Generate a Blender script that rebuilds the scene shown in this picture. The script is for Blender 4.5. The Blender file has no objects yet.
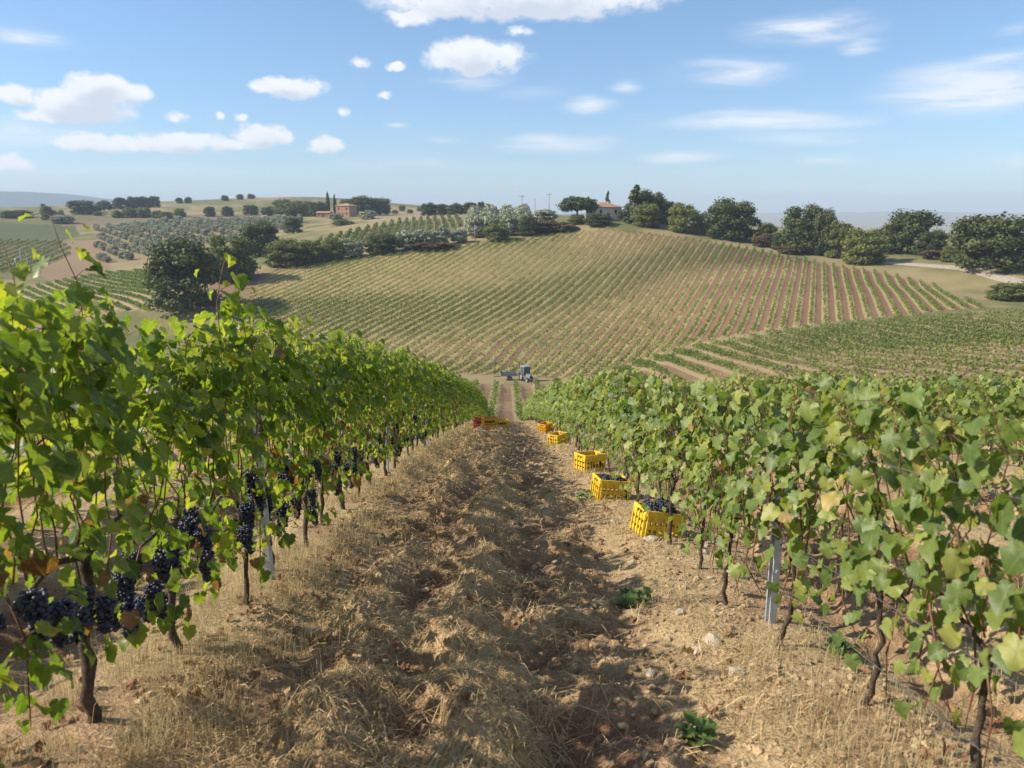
import bpy, bmesh, math, random
import numpy as np
from mathutils import Vector, Matrix

scene = bpy.context.scene
COL = scene.collection
rnd = random.Random(11)
R = math.radians

# ------------------------------------------------------------------ camera
FPX, PITCH, YAW = 800.0, R(12.1), R(-0.36)
cam_d = bpy.data.cameras.new("camera")
cam = bpy.data.objects.new("camera", cam_d)
COL.objects.link(cam)
cam_d.sensor_width = 36.0
cam_d.lens = FPX / 1024 * 36.0
cam_d.clip_start = 0.05
cam_d.clip_end = 20000
cam.location = (0, 0, 0)
cam.rotation_euler = (R(90) - PITCH, 0, YAW)
cam_d.dof.use_dof = True
cam_d.dof.focus_distance = 9.0
cam_d.dof.aperture_fstop = 3.5
scene.camera = cam

# ------------------------------------------------------------------ light
SUN_EL, SUN_AZ = R(36.5), R(-93)          # azimuth measured from +Y towards +X
sun_dir = Vector((math.sin(SUN_AZ) * math.cos(SUN_EL), math.cos(SUN_AZ) * math.cos(SUN_EL), math.sin(SUN_EL)))
sun_d = bpy.data.lights.new("sun", 'SUN')
sun_d.energy = 5.0
sun_d.angle = R(0.5)
sun_d.color = (1.0, 0.90, 0.75)
sun = bpy.data.objects.new("sun", sun_d)
COL.objects.link(sun)
sun.rotation_euler = sun_dir.to_track_quat('Z', 'Y').to_euler()

scene.view_settings.view_transform = 'Standard'
scene.view_settings.look = 'None'
scene.view_settings.exposure = 0.55
scene.view_settings.gamma = 1.0
scene.view_settings.use_curve_mapping = False
scene.cycles.max_bounces = 6
scene.cycles.diffuse_bounces = 3
scene.cycles.glossy_bounces = 2
scene.cycles.transmission_bounces = 4
scene.cycles.volume_bounces = 0
scene.cycles.use_denoising = True
scene.cycles.sample_clamp_indirect = 6

cp, sp = math.cos(PITCH), math.sin(PITCH)
cy, sy = math.cos(YAW), math.sin(YAW)


def ray(u, v):
    """world direction of a picture direction"""
    a, b = (u - 512) / FPX, (v - 384) / FPX
    x, y, z = a, cp - b * sp, -sp - b * cp
    return (x * cy - y * sy, x * sy + y * cy, z)


def at(u, v, Y):
    d = ray(u, v)
    t = Y / d[1]
    return (d[0] * t, Y, d[2] * t)


# ------------------------------------------------------------------ node helpers
class NT:
    def __init__(self, tree):
        self.t = tree
        tree.nodes.clear()

    def n(self, kind, **kw):
        nd = self.t.nodes.new(kind)
        for k, v in kw.items():
            if k == 'inp':
                for i, val in v.items():
                    s = nd.inputs[i]
                    if isinstance(val, bpy.types.NodeSocket):
                        self.t.links.new(val, s)
                    else:
                        s.default_value = val
            else:
                setattr(nd, k, v)
        return nd

    def math(self, op, a, b=0.0, c=None, clamp=False):
        i = {0: a, 1: b}
        if c is not None:
            i[2] = c
        return self.n('ShaderNodeMath', operation=op, use_clamp=clamp, inp=i).outputs[0]

    def vmath(self, op, a, b=None, c=None):
        i = {0: a}
        if b is not None:
            i[1] = b
        if c is not None:
            i[2] = c
        nd = self.n('ShaderNodeVectorMath', operation=op, inp=i)
        return nd.outputs['Value'] if op in ('LENGTH', 'DOT_PRODUCT', 'DISTANCE') else nd.outputs[0]

    def mix(self, f, a, b, blend='MIX'):
        nd = self.n('ShaderNodeMix', data_type='RGBA', blend_type=blend)
        for key, val in ((0, f), (6, a), (7, b)):
            s = nd.inputs[key]
            if isinstance(val, bpy.types.NodeSocket):
                self.t.links.new(val, s)
            else:
                s.default_value = val
        return nd.outputs[2]

    def noise(self, vec, scale, detail=3, rough=0.55, dist=0.0):
        i = {'Scale': scale, 'Detail': detail, 'Roughness': rough, 'Distortion': dist}
        if vec is not None:
            i['Vector'] = vec
        return self.n('ShaderNodeTexNoise', inp=i).outputs[0]

    def ss(self, x, lo, hi, a=0.0, b=1.0):
        return self.n('ShaderNodeMapRange', interpolation_type='SMOOTHSTEP', inp={0: x, 1: lo, 2: hi, 3: a, 4: b}).outputs[0]

    def ramp(self, f, stops):
        nd = self.n('ShaderNodeValToRGB', inp={0: f})
        el = nd.color_ramp.elements
        while len(el) < len(stops):
            el.new(0.5)
        for e, (p, c) in zip(el, stops):
            e.position = p
            e.color = (*c, 1)
        return nd.outputs[0]

    def attr(self, name):
        return self.n('ShaderNodeAttribute', attribute_name=name)


def new_mat(name):
    m = bpy.data.materials.new(name)
    m.use_nodes = True
    return m, NT(m.node_tree)


def simple_mat(name, col, rough=0.7, metal=0.0, var=0.25, scale=6.0, bump=0.0, spec=0.4, col2=None):
    m, t = new_mat(name)
    co = t.n('ShaderNodeTexCoord').outputs['Object']
    f = t.noise(co, scale, 4)
    dark = tuple(c * (1 - var) for c in col)
    lite = tuple(min(1, c * (1 + var)) for c in (col2 or col))
    c = t.ramp(f, [(0.3, dark), (0.7, lite)])
    b = t.n('ShaderNodeBsdfPrincipled', inp={'Base Color': c, 'Roughness': rough, 'Metallic': metal, 'Specular IOR Level': spec})
    if bump:
        bp = t.n('ShaderNodeBump', inp={'Strength': bump, 'Distance': 0.02, 'Height': t.noise(co, scale * 4, 3)})
        t.t.links.new(bp.outputs[0], b.inputs['Normal'])
    o = t.n('ShaderNodeOutputMaterial')
    t.t.links.new(b.outputs[0], o.inputs[0])
    return m


# ------------------------------------------------------------------ world: nishita sky with clouds laid out by direction
world = bpy.data.worlds.new("World")
scene.world = world
world.use_nodes = True
w = NT(world.node_tree)
sky = w.n('ShaderNodeTexSky', sky_type='NISHITA', sun_disc=False, sun_elevation=SUN_EL, sun_rotation=SUN_AZ % (2 * math.pi),
          altitude=250, air_density=1.0, dust_density=0.25, ozone_density=3.0)
gen = w.n('ShaderNodeTexCoord').outputs['Generated']
sep = w.n('ShaderNodeSeparateXYZ', inp={0: gen})
azim = w.math('ARCTAN2', sep.outputs[0], sep.outputs[1])
elev = w.math('ARCSINE', sep.outputs[2])
P0 = w.n('ShaderNodeCombineXYZ', inp={0: azim, 1: elev, 2: 0.0}).outputs[0]


def angles(u, v):
    d = Vector(ray(u, v)).normalized()
    return math.atan2(d.x, d.y), math.asin(d.z)


def warp(scale, amt, stretch):
    s = w.vmath('MULTIPLY', P0, (stretch, 1.0, 1.0))
    nz = w.n('ShaderNodeTexNoise', inp={'Vector': s, 'Scale': scale, 'Detail': 4.0, 'Roughness': 0.55}).outputs[1]
    d = w.vmath('SUBTRACT', nz, (0.5, 0.5, 0.5))
    return w.vmath('MULTIPLY_ADD', d, (amt, amt * 0.6, 0.0), P0)


def field(P, clouds):
    acc = None
    for (u, v, hw, hh, k) in clouds:
        a0, e0 = angles(u, v)
        sa, se = FPX / hw, FPX / hh
        q = w.vmath('MULTIPLY_ADD', P, (sa, se, 0.0), (-a0 * sa, -e0 * se, 0.0))
        m = w.math('MULTIPLY_ADD', w.vmath('LENGTH', q), -k, k)
        acc = m if acc is None else w.math('MAXIMUM', acc, m)
    return acc


# u, v, half width, half height, weight   (pixel sizes turned into angles)
cumulus = [(84, 104, 54, 20, 1.2), (98, 94, 38, 22, 1.25), (128, 94, 22, 12, .9), (15, 93, 22, 11, .95), (44, 114, 34, 9, .8), (288, 87, 46, 13, .95), (272, 88, 30, 10, .8), (360, 63, 17, 8, .8),
           (394, 66, 12, 6, .6), (262, 136, 32, 15, 1.0), (190, 142, 70, 11, .9), (95, 141, 44, 11, .9), (150, 146, 90, 9, .75), (325, 145, 22, 11, 1.0),
           (345, 112, 9, 8, .6), (178, 116, 16, 8, .55), (222, 117, 8, 7, .6), (246, 118, 9, 6, .6), (385, 95, 12, 5, .5),
           (475, 58, 66, 22, .9), (410, 18, 34, 10, .9), (465, 30, 30, 10, .0), (520, 0, 185, 23, .95), (520, 32, 20, 7, .5), (10, 163, 26, 9, .6)]
wisps = [(470, 78, 60, 14, .6), (30, 36, 46, 14, .75), (40, 132, 110, 18, .65), (810, 26, 80, 18, .95), (860, 42, 26, 9, .8), (725, 72, 80, 18, .95), (625, 85, 22, 9, .7), (590, 104, 34, 13, .85),
         (560, 145, 80, 12, .95), (760, 122, 130, 13, 1.0), (800, 138, 90, 10, .75), (685, 157, 55, 8, .75), (825, 160, 40, 9, .6), (985, 88, 105, 30, 1.1), (1000, 60, 50, 12, .6), (990, 105, 80, 8, .9),
         (1012, 158, 34, 10, .7), (150, 170, 220, 14, .35), (420, 165, 160, 10, .35), (398, 127, 18, 5, .6), (440, 142, 30, 5, .4), (1015, 32, 24, 9, .6), (870, 190, 170, 12, .45), (530, 92, 60, 10, .35)]
Pc = warp(34.0, 0.030, 1.0)
Pw = warp(11.0, 0.05, 0.45)
nc = w.noise(w.vmath('MULTIPLY', P0, (1.0, 1.5, 1.0)), 34.0, 6, 0.62)
nw = w.noise(w.vmath('MULTIPLY', P0, (0.30, 1.9, 1.0)), 26.0, 7, 0.62, 0.8)
fc = w.math('MULTIPLY', w.math('MAXIMUM', field(Pc, cumulus), 0.0), w.math('MULTIPLY_ADD', nc, 2.8, -0.42))
dc = w.ss(fc, 0.09, 0.44)
fw = w.math('MULTIPLY', w.math('MAXIMUM', field(Pw, wisps), 0.0), w.math('MULTIPLY_ADD', nw, 3.6, -0.75))
dw = w.math('MULTIPLY', w.ss(fw, 0.0, 1.15), 0.85)
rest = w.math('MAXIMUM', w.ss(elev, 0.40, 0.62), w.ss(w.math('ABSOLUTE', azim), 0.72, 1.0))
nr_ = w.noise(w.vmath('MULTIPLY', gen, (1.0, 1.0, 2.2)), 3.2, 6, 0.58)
dr = w.math('MULTIPLY', w.math('MULTIPLY', w.ss(nr_, 0.48, 0.66), rest), w.ss(elev, 0.0, 0.12))  # unseen clouds beyond the view, added for a brighter, more neutral fill light
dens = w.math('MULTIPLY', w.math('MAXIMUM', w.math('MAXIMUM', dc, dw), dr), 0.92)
above = w.vmath('ADD', Pc, (-0.004, 0.011, 0.0))
fa = w.math('MULTIPLY', w.math('MAXIMUM', field(above, cumulus), 0.0), w.math('MULTIPLY_ADD', nc, 1.6, 0.15))
shade = w.math('MULTIPLY', w.ss(fa, 0.85, 0.2), w.ss(nc, 0.25, 0.6, 0.82, 1.0))
ccol = w.mix(shade, (4.4, 4.8, 5.4, 1), (6.4, 6.5, 6.7, 1))
grade = w.ramp(elev, [(0.0, (.68, .79, .96)), (0.30, (.88, .965, 1.0))])
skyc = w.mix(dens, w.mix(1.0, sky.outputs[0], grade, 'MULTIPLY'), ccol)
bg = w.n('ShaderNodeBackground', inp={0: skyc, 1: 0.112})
wo = w.n('ShaderNodeOutputWorld')
w.t.links.new(bg.outputs[0], wo.inputs[0])

# ------------------------------------------------------------------ numpy noise
def _hash(ix, iy, seed):
    n = (ix.astype(np.int64) * 374761393 + iy.astype(np.int64) * 668265263 + seed * 974634777) & 0x7fffffff
    n = ((n ^ (n >> 13)) * 1274126177) & 0x7fffffff
    n = n ^ (n >> 16)
    return (n & 0xffff) / 65535.0


def vnoise(x, y, seed=0):
    ix, iy = np.floor(x), np.floor(y)
    fx, fy = x - ix, y - iy
    fx = fx * fx * (3 - 2 * fx)
    fy = fy * fy * (3 - 2 * fy)
    ix = ix.astype(np.int64)
    iy = iy.astype(np.int64)
    a, b = _hash(ix, iy, seed), _hash(ix + 1, iy, seed)
    c, d = _hash(ix, iy + 1, seed), _hash(ix + 1, iy + 1, seed)
    return (a * (1 - fx) + b * fx) * (1 - fy) + (c * (1 - fx) + d * fx) * fy


def fbm(x, y, seed=0, octs=4, gain=0.5):
    s, a, tot = 0, 1.0, 0
    for i in range(octs):
        s = s + a * vnoise(x * 2 ** i, y * 2 ** i, seed + i * 17)
        tot += a
        a *= gain
    return s / tot


def sstep(x, lo, hi):
    t = np.clip((x - lo) / (hi - lo), 0, 1)
    return t * t * (3 - 2 * t)


# ------------------------------------------------------------------ terrain heights
ROW_L, ROW_R = -1.75, 1.42
SP = ROW_R - ROW_L
PY = np.array([-60, -30, 0, 13, 25, 42, 52, 60, 75, 85, 100, 115, 130, 145.])
PZ = np.array([13.5, 4.6, -1.62, -4.15, -6.98, -11.15, -13.85, -16.05, -19.75, -21.75, -24.2, -26.1, -27.6, -28.4])
_yy = np.linspace(-60, 145, 821)
_zz = np.interp(_yy, PY, PZ)
_k = np.hanning(41)
_zs = np.convolve(np.pad(_zz, 20, mode='reflect', reflect_type='odd'), _k / _k.sum(), mode='valid')


def near_z(x, y):
    return np.interp(y, _yy, _zs)


CT = [  # picture direction + distance of points on the land (u, v, Y)
    (1024, 380, 60), (1024, 345, 90), (1024, 325, 112), (1024, 311, 130), (850, 380, 72), (850, 350, 105), (850, 323, 136), (700, 375, 95), (700, 350, 122), (600, 385, 106),
    (590, 379, 130), (700, 345, 133), (800, 328, 136), (900, 318, 136), (980, 312, 136),
    (620, 227, 265), (560, 231, 270), (700, 237, 255), (760, 248, 240), (860, 264, 215), (950, 287, 182), (1010, 297, 165), (1024, 283, 175), (900, 263, 212), (985, 269, 190),
    (500, 239, 262), (430, 247, 255), (330, 262, 240), (260, 270, 230), (200, 303, 195), (300, 328, 172),
    (600, 300, 195), (500, 310, 187), (600, 340, 160), (500, 345, 156), (505, 374, 139), (400, 320, 177), (420, 290, 205), (330, 297, 200), (750, 300, 168), (850, 300, 158), (700, 270, 210), (500, 270, 225), (600, 260, 235), (900, 290, 172),
    (600, 219, 287), (577, 221, 280), (640, 222, 285), (530, 226, 300),
    (300, 246, 285), (400, 238, 285), (460, 236, 285), (300, 232, 340), (400, 222, 350), (455, 217, 355), (505, 224, 325), (520, 214, 400),
    (110, 272, 285), (40, 272, 280), (100, 290, 235), (0, 300, 225), (190, 256, 300), (250, 240, 380), (110, 240, 400), (30, 242, 400), (200, 222, 510), (290, 220, 470), (30, 223, 520), (110, 222, 530),
    (345, 217, 480), (100, 211, 620), (200, 204, 740), (280, 197, 850), (340, 198, 850), (400, 206, 780), (455, 212, 700), (30, 216, 640), (380, 214, 560),
    (540, 216, 600), (700, 232, 330), (790, 246, 320), (880, 242, 320), (950, 236, 320), (1030, 237, 310), (1150, 240, 300), (1200, 300, 150), (1200, 330, 100), (-150, 270, 300), (-150, 225, 520), (-150, 212, 700),
]
ctrl = [at(*c) for c in CT]
for xx in (-60, -30, -12, 0, 10):
    for yv in (-60, -20, 0, 25, 50, 75, 100):
        ctrl.append((xx, yv, float(near_z(0, yv)) - (0.04 * (xx + 30) if xx < -30 else 0) * -0.0))
for xx in (-3, 4):
    for yv in (115, 130):
        ctrl.append((xx, yv, float(near_z(0, yv))))
for (xx, yv, zz) in ((40, -20, 3), (40, 20, -5), (120, 0, -2), (-140, 0, -6), (-120, 90, -26), (-100, 150, -29), (-60, 160, -28.5), (0, 145, -28.6), (800, 900, -40), (300, 900, -35), (0, 1200, -25), (-500, 1200, -10), (-900, 900, -15), (900, 200, -25), (-900, 200, -30), (0, -900, 60), (500, -600, 40), (-500, -600, 40)):
    ctrl.append((xx, yv, zz))
ctrl = np.array(ctrl)


def _phi(d2):
    return 0.5 * d2 * np.log(d2 + 1e-9)


_cx, _cyy = ctrl[:, 0] / 100, ctrl[:, 1] / 100
_n = len(ctrl)
_K = _phi((_cx[:, None] - _cx[None]) ** 2 + (_cyy[:, None] - _cyy[None]) ** 2) + np.eye(_n) * 2e-3
_Pm = np.stack([np.ones(_n), _cx, _cyy], 1)
_A = np.block([[_K, _Pm], [_Pm.T, np.zeros((3, 3))]])
_sol = np.linalg.solve(_A, np.concatenate([ctrl[:, 2], np.zeros(3)]))


def tps(x, y):
    x = np.asarray(x, float)
    shp = x.shape
    x, y = x.ravel() / 100, np.asarray(y, float).ravel() / 100
    out = np.empty_like(x)
    for i in range(0, len(x), 40000):
        a, b = x[i:i + 40000], y[i:i + 40000]
        d2 = (a[:, None] - _cx[None]) ** 2 + (b[:, None] - _cyy[None]) ** 2
        out[i:i + 40000] = _phi(d2) @ _sol[:_n] + _sol[_n] + _sol[_n + 1] * a + _sol[_n + 2] * b
    return out.reshape(shp)


def base_z(x, y):
    x = np.asarray(x, float)
    y = np.asarray(y, float)
    r = np.hypot(x, y)
    far = np.full(x.shape, -45.0)
    m = r < 1700
    if m.any():
        far[m] = tps(x[m], y[m])
    far = far * (1 - sstep(r, 950, 1650)) + (-45) * sstep(r, 950, 1650)
    far = far + fbm(x / 60, y / 60, 5, 3) * 2.2 * sstep(r, 260, 600) - 1.1 * sstep(r, 260, 600)
    az = np.degrees(np.arctan2(x, y))
    ridge = -8 + 124 * np.exp(-((az + 34) / 11) ** 4) + 70 * np.exp(-((az + 8) / 5) ** 2) + 9 * (fbm(az / 3.1, az * 0 + 3, 9, 4) - .5) * 2 + 10 * np.exp(-((az - 20) / 12) ** 2)
    far = far + (ridge + 45) * np.exp(-((r - 5600) / 900) ** 2)
    near = near_z(x, y)
    wn = (1 - sstep(np.abs(x - 2), 5, 13)) * (1 - sstep(y, 60, 105)) * sstep(y, -30, -8)
    return near * wn + far * (1 - wn)


def detail_z(x, y):
    """ploughed ridges, clods and hummocks of the near field"""
    r = np.hypot(x, y)
    fade = 1 - sstep(r, 40, 80)
    q = (x - ROW_L) / SP
    d = (q - np.floor(q)) * SP            # distance right of the nearest row on the left
    dr = np.minimum(d, SP - d)
    till = sstep(dr, 0.45, 0.85)
    wob = (fbm(x * 0 + 7, y / 1.6, 3, 3) - .5) * 0.35
    ph = d + wob
    rid = 0.13 * np.exp(-((ph - 0.95) / 0.22) ** 2) + 0.15 * np.exp(-((ph - 1.58) / 0.24) ** 2) + 0.055 * np.exp(-((ph - 2.35) / 0.25) ** 2)
    rid = rid * (0.45 + 1.1 * fbm(x / .7, y / 1.1, 21, 2))
    cl = (fbm(x / .42, y / .34, 31, 4, .58) - .5)
    cl2 = np.abs(fbm(x / .16, y / .14, 41, 3, .6) - .5)
    und = (fbm(x / 1.5, y / 1.5, 51, 2) - .5) * 0.08
    berm = 0.07 * (1 - sstep(dr, 0.2, 0.7))
    z = till * (rid - 0.03 + cl * 0.31 - cl2 * 0.14 + (np.abs(fbm(x / .09, y / .08, 61, 2) - .5)) * 0.05) + (1 - till) * (cl * 0.07) + und + berm
    return z * fade


def ground(x, y):
    return base_z(x, y) + detail_z(np.asarray(x, float), np.asarray(y, float))


def gz(x, y):
    return float(ground(np.array([x]), np.array([y]))[0])


def in_poly(x, y, poly):
    inside = np.zeros(x.shape, bool)
    n = len(poly)
    for i in range(n):
        x0, y0 = poly[i]
        x1, y1 = poly[(i + 1) % n]
        if y0 == y1:
            continue
        c = ((y0 > y) != (y1 > y)) & (x < (x1 - x0) * (y - y0) / (y1 - y0) + x0)
        inside ^= c
    return inside


def hit(u, v, Y):
    """where that line of sight meets the land"""
    d = ray(u, v)
    ys_ = np.arange(100.0, 900.0, 1.0)
    zr = d[2] / d[1] * ys_
    zg = base_z(d[0] / d[1] * ys_, ys_)
    k = np.nonzero(zr < zg)[0]
    if len(k) == 0 or abs(ys_[k[0]] - Y) > 130:
        return at(u, v, Y)[:2]
    return (d[0] / d[1] * ys_[k[0]], ys_[k[0]])


def plan(pts):
    return [hit(*p) for p in pts]


# field outlines on the land, and the direction and spacing of their rows
NEAR_POLY = [(-60, -40), (-60, 60), (-14, 118), (-8, 128), (14, 127)] + plan([(640, 366, 128), (700, 348, 130), (800, 331, 132), (900, 321, 132), (1024, 313, 128)]) + [(120, 118), (140, 40), (110, -40)]
HILL_POLY = plan([(590, 378, 134), (520, 377, 135), (450, 374, 138), (380, 362, 150), (300, 345, 160), (225, 318, 185), (275, 272, 228), (330, 264, 238), (430, 250, 252), (500, 243, 258), (560, 235, 264), (620, 231, 260),
                  (700, 241, 250), (760, 252, 235), (860, 270, 208), (935, 286, 184), (985, 308, 150), (900, 317, 142), (800, 327, 142), (700, 343, 139)])
TERR_POLY = plan([(290, 252, 272), (400, 243, 276), (462, 236, 282), (458, 217, 352), (400, 222, 350), (330, 238, 320)])
LEFT_POLY = plan([(-120, 275, 275), (35, 274, 282), (75, 250, 360), (60, 241, 400), (-120, 237, 400)])
LEFTG_POLY = plan([(-140, 236, 402), (62, 240, 402), (80, 236, 425), (75, 226, 500), (-140, 222, 520)])
MID_POLY = plan([(10, 312, 210), (175, 312, 200), (165, 268, 270), (110, 272, 284), (60, 281, 265), (20, 290, 250)])
OLIVE_POLY = plan([(95, 264, 300), (160, 258, 300), (225, 243, 350), (300, 226, 430), (300, 219, 480), (180, 220, 515), (95, 228, 480), (98, 240, 400)])
FIELDS = {  # polygon, azimuth of rows, spacing, offset
    'near': (NEAR_POLY, 0.0, SP, ROW_L), 'hill': (HILL_POLY, R(20.8), 2.35, 0.4), 'terr': (TERR_POLY, R(-6), 3.0, 0.0), 'left': (LEFT_POLY, R(-17.5), 4.6, 0.0), 'mid': (MID_POLY, R(-41), 3.2, 0.0)}


def row_coord(f, x, y):
    _, az, s, off = FIELDS[f]
    return (x * math.cos(az) - y * math.sin(az) - off) / s


# ------------------------------------------------------------------ mesh helpers
def mesh_np(name, V, polys, attrs=None, uv=None, smooth=False, midx=None):
    """V (n,3); polys: list of int arrays (m,k)"""
    me = bpy.data.meshes.new(name)
    V = np.asarray(V, np.float32)
    me.vertices.add(len(V))
    me.vertices.foreach_set('co', V.ravel())
    loops = np.concatenate([p.ravel() for p in polys]).astype(np.int32)
    tot = np.concatenate([np.full(len(p), p.shape[1], np.int32) for p in polys])
    start = np.concatenate([[0], np.cumsum(tot)[:-1]]).astype(np.int32)
    me.loops.add(len(loops))
    me.loops.foreach_set('vertex_index', loops)
    me.polygons.add(len(tot))
    me.polygons.foreach_set('loop_start', start)
    me.polygons.foreach_set('loop_total', tot)
    if midx is not None:
        me.polygons.foreach_set('material_index', np.asarray(midx, np.int32))
    me.polygons.foreach_set('use_smooth', np.full(len(tot), smooth))
    if attrs:
        for k, a in attrs.items():
            a = np.asarray(a, np.float32)
            if a.ndim == 2:
                at_ = me.attributes.new(k, 'FLOAT_COLOR', 'POINT')
                at_.data.foreach_set('color', np.concatenate([a, np.ones((len(a), 1), np.float32)], 1).ravel())
            else:
                at_ = me.attributes.new(k, 'FLOAT', 'POINT')
                at_.data.foreach_set('value', a)
    if uv is not None:
        ul = me.uv_layers.new(name='leaf')
        ul.data.foreach_set('uv', np.asarray(uv, np.float32)[loops].ravel())
    me.update(calc_edges=True)
    me.validate()
    return me


def link(name, me, mats=(), parent=None, loc=(0, 0, 0)):
    o = bpy.data.objects.new(name, me)
    COL.objects.link(o)
    o.location = loc
    if me is not None:
        for m in (mats if isinstance(mats, (list, tuple)) else [mats]):
            if m.name not in [x.name for x in me.materials if x]:
                me.materials.append(m)
    if parent is not None:
        o.parent = parent
    return o


def tag(o, label=None, cat=None, group=None, kind=None):
    for k, v in (('label', label), ('category', cat), ('group', group), ('kind', kind)):
        if v:
            o[k] = v
    return o


def thing(name, label, cat, loc=(0, 0, 0), rz=0.0, group=None):
    o = bpy.data.objects.new(name, None)
    o.empty_display_size = 0.2
    COL.objects.link(o)
    o.location = loc
    o.rotation_euler = (0, 0, rz)
    return tag(o, label, cat, group)


class MB:
    """collects boxes, tubes and lathes and links them as one mesh"""

    def __init__(self):
        self.bm = bmesh.new()

    def box(self, c, s, rot=None, bevel=0.0, taper=None):
        r = bmesh.ops.create_cube(self.bm, size=1.0)
        vs = r['verts']
        for v in vs:
            if taper and v.co.z > 0:
                v.co.x *= taper[0]
                v.co.y *= taper[1]
            v.co.x *= s[0]
            v.co.y *= s[1]
            v.co.z *= s[2]
        M = Matrix.Translation(c) @ (rot.to_4x4() if rot is not None else Matrix())
        bmesh.ops.transform(self.bm, matrix=M, verts=vs)
        if bevel:
            es = list({e for v in vs for e in v.link_edges})
            bmesh.ops.bevel(self.bm, geom=es, offset=bevel, segments=2, affect='EDGES', profile=0.6)
        return self

    def tube(self, pts, rad, seg=6, cap=True):
        pts = [Vector(p) for p in pts]
        if not isinstance(rad, (list, tuple)):
            rad = [rad] * len(pts)
        rings = []
        prev = None
        for i, p in enumerate(pts):
            d = (pts[min(i + 1, len(pts) - 1)] - pts[max(i - 1, 0)]).normalized()
            a = Vector((1, 0, 0)) if prev is None else prev
            if abs(a.dot(d)) > 0.95:
                a = Vector((0, 1, 0))
            a = (a - d * a.dot(d)).normalized()
            prev = a
            b = d.cross(a)
            rings.append([self.bm.verts.new(p + (a * math.cos(2 * math.pi * k / seg) + b * math.sin(2 * math.pi * k / seg)) * rad[i]) for k in range(seg)])
        for r0, r1 in zip(rings, rings[1:]):
            for k in range(seg):
                f = self.bm.faces.new((r0[k], r0[(k + 1) % seg], r1[(k + 1) % seg], r1[k]))
                f.smooth = True
        if cap:
            self.bm.faces.new(rings[0][::-1])
            self.bm.faces.new(rings[-1])
        return self

    def cyl(self, a, b, r, seg=12, r2=None):
        return self.tube([a, b], [r, r if r2 is None else r2], seg)

    def poly(self, pts, faces):
        vs = [self.bm.verts.new(p) for p in pts]
        for f in faces:
            self.bm.faces.new([vs[i] for i in f])
        return self

    def mesh(self, name):
        bmesh.ops.recalc_face_normals(self.bm, faces=self.bm.faces)
        me = bpy.data.meshes.new(name)
        self.bm.to_mesh(me)
        self.bm.free()
        return me

    def obj(self, name, mat, parent=None, loc=(0, 0, 0)):
        return link(name, self.mesh(name), [mat], parent, loc)


# ------------------------------------------------------------------ materials
def leaf_mat(name, stops, trans=0.35, rough=0.45, spec=0.45, veins=True, obj_var=0.0, tcol=(1.5, 1.7, 0.7)):
    m, t = new_mat(name)
    ti = t.attr('tint').outputs['Fac']
    if obj_var:
        rn = t.n('ShaderNodeObjectInfo').outputs['Random']
        ti = t.math('ADD', ti, t.math('MULTIPLY_ADD', rn, obj_var, -obj_var / 2))
    c = t.ramp(ti, stops)
    co = t.n('ShaderNodeTexCoord').outputs['Object']
    nz = t.noise(co, 22.0, 3)
    c = t.mix(1.0, c, t.ramp(nz, [(0.25, (.75, .75, .75)), (0.75, (1.25, 1.22, 1.15))]), 'MULTIPLY')
    sp_n = t.noise(co, 13.0, 4, .6)
    c = t.mix(t.ss(sp_n, .64, .74, 0.0, .55 if veins else .25), c, (.20, .15, .055, 1))
    if veins:
        uv = t.n('ShaderNodeUVMap', uv_map='leaf').outputs[0]
        s = t.n('ShaderNodeSeparateXYZ', inp={0: uv})
        ax = t.math('ABSOLUTE', s.outputs[0])
        v1 = t.ss(ax, 0.035, 0.008)
        ln = t.math('ABSOLUTE', t.math('SUBTRACT', s.outputs[1], t.math('MULTIPLY', ax, 0.85)))
        v2 = t.ss(ln, 0.035, 0.008)
        ln3 = t.math('ABSOLUTE', t.math('ADD', s.outputs[1], t.math('MULTIPLY', ax, 0.15)))
        v3 = t.ss(ln3, 0.03, 0.008)
        vv = t.math('MAXIMUM', t.math('MAXIMUM', v1, v2), v3)
        c = t.mix(t.math('MULTIPLY', vv, 0.35), c, (0.24, 0.27, 0.10, 1))
    b = t.n('ShaderNodeBsdfPrincipled', inp={'Base Color': c, 'Roughness': rough, 'Specular IOR Level': spec})
    tc = t.mix(1.0, c, (*tcol, 1), 'MULTIPLY')
    tr = t.n('ShaderNodeBsdfTranslucent', inp={0: tc})
    mx = t.n('ShaderNodeMixShader', inp={0: trans, 1: b.outputs[0], 2: tr.outputs[0]})
    o = t.n('ShaderNodeOutputMaterial')
    t.t.links.new(mx.outputs[0], o.inputs[0])
    return m


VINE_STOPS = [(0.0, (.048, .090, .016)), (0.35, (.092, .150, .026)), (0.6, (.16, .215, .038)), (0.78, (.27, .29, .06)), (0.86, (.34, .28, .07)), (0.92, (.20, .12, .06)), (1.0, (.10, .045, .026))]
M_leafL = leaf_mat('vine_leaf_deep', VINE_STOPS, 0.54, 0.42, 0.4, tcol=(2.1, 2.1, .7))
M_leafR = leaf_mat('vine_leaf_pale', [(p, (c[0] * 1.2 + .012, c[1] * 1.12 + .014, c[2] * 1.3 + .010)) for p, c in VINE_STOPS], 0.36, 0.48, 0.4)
M_vfar = leaf_mat('vine_row_leaf', [(0.0, (.07, .115, .026)), (0.45, (.125, .175, .042)), (0.75, (.22, .24, .07)), (1.0, (.36, .31, .11))], 0.35, 0.55, 0.3, veins=False)
M_oak = leaf_mat('oak_leaf', [(0, (.040, .056, .018)), (0.5, (.080, .105, .034)), (1, (.15, .165, .06))], 0.18, 0.6, 0.3, veins=False, obj_var=.25)
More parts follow.
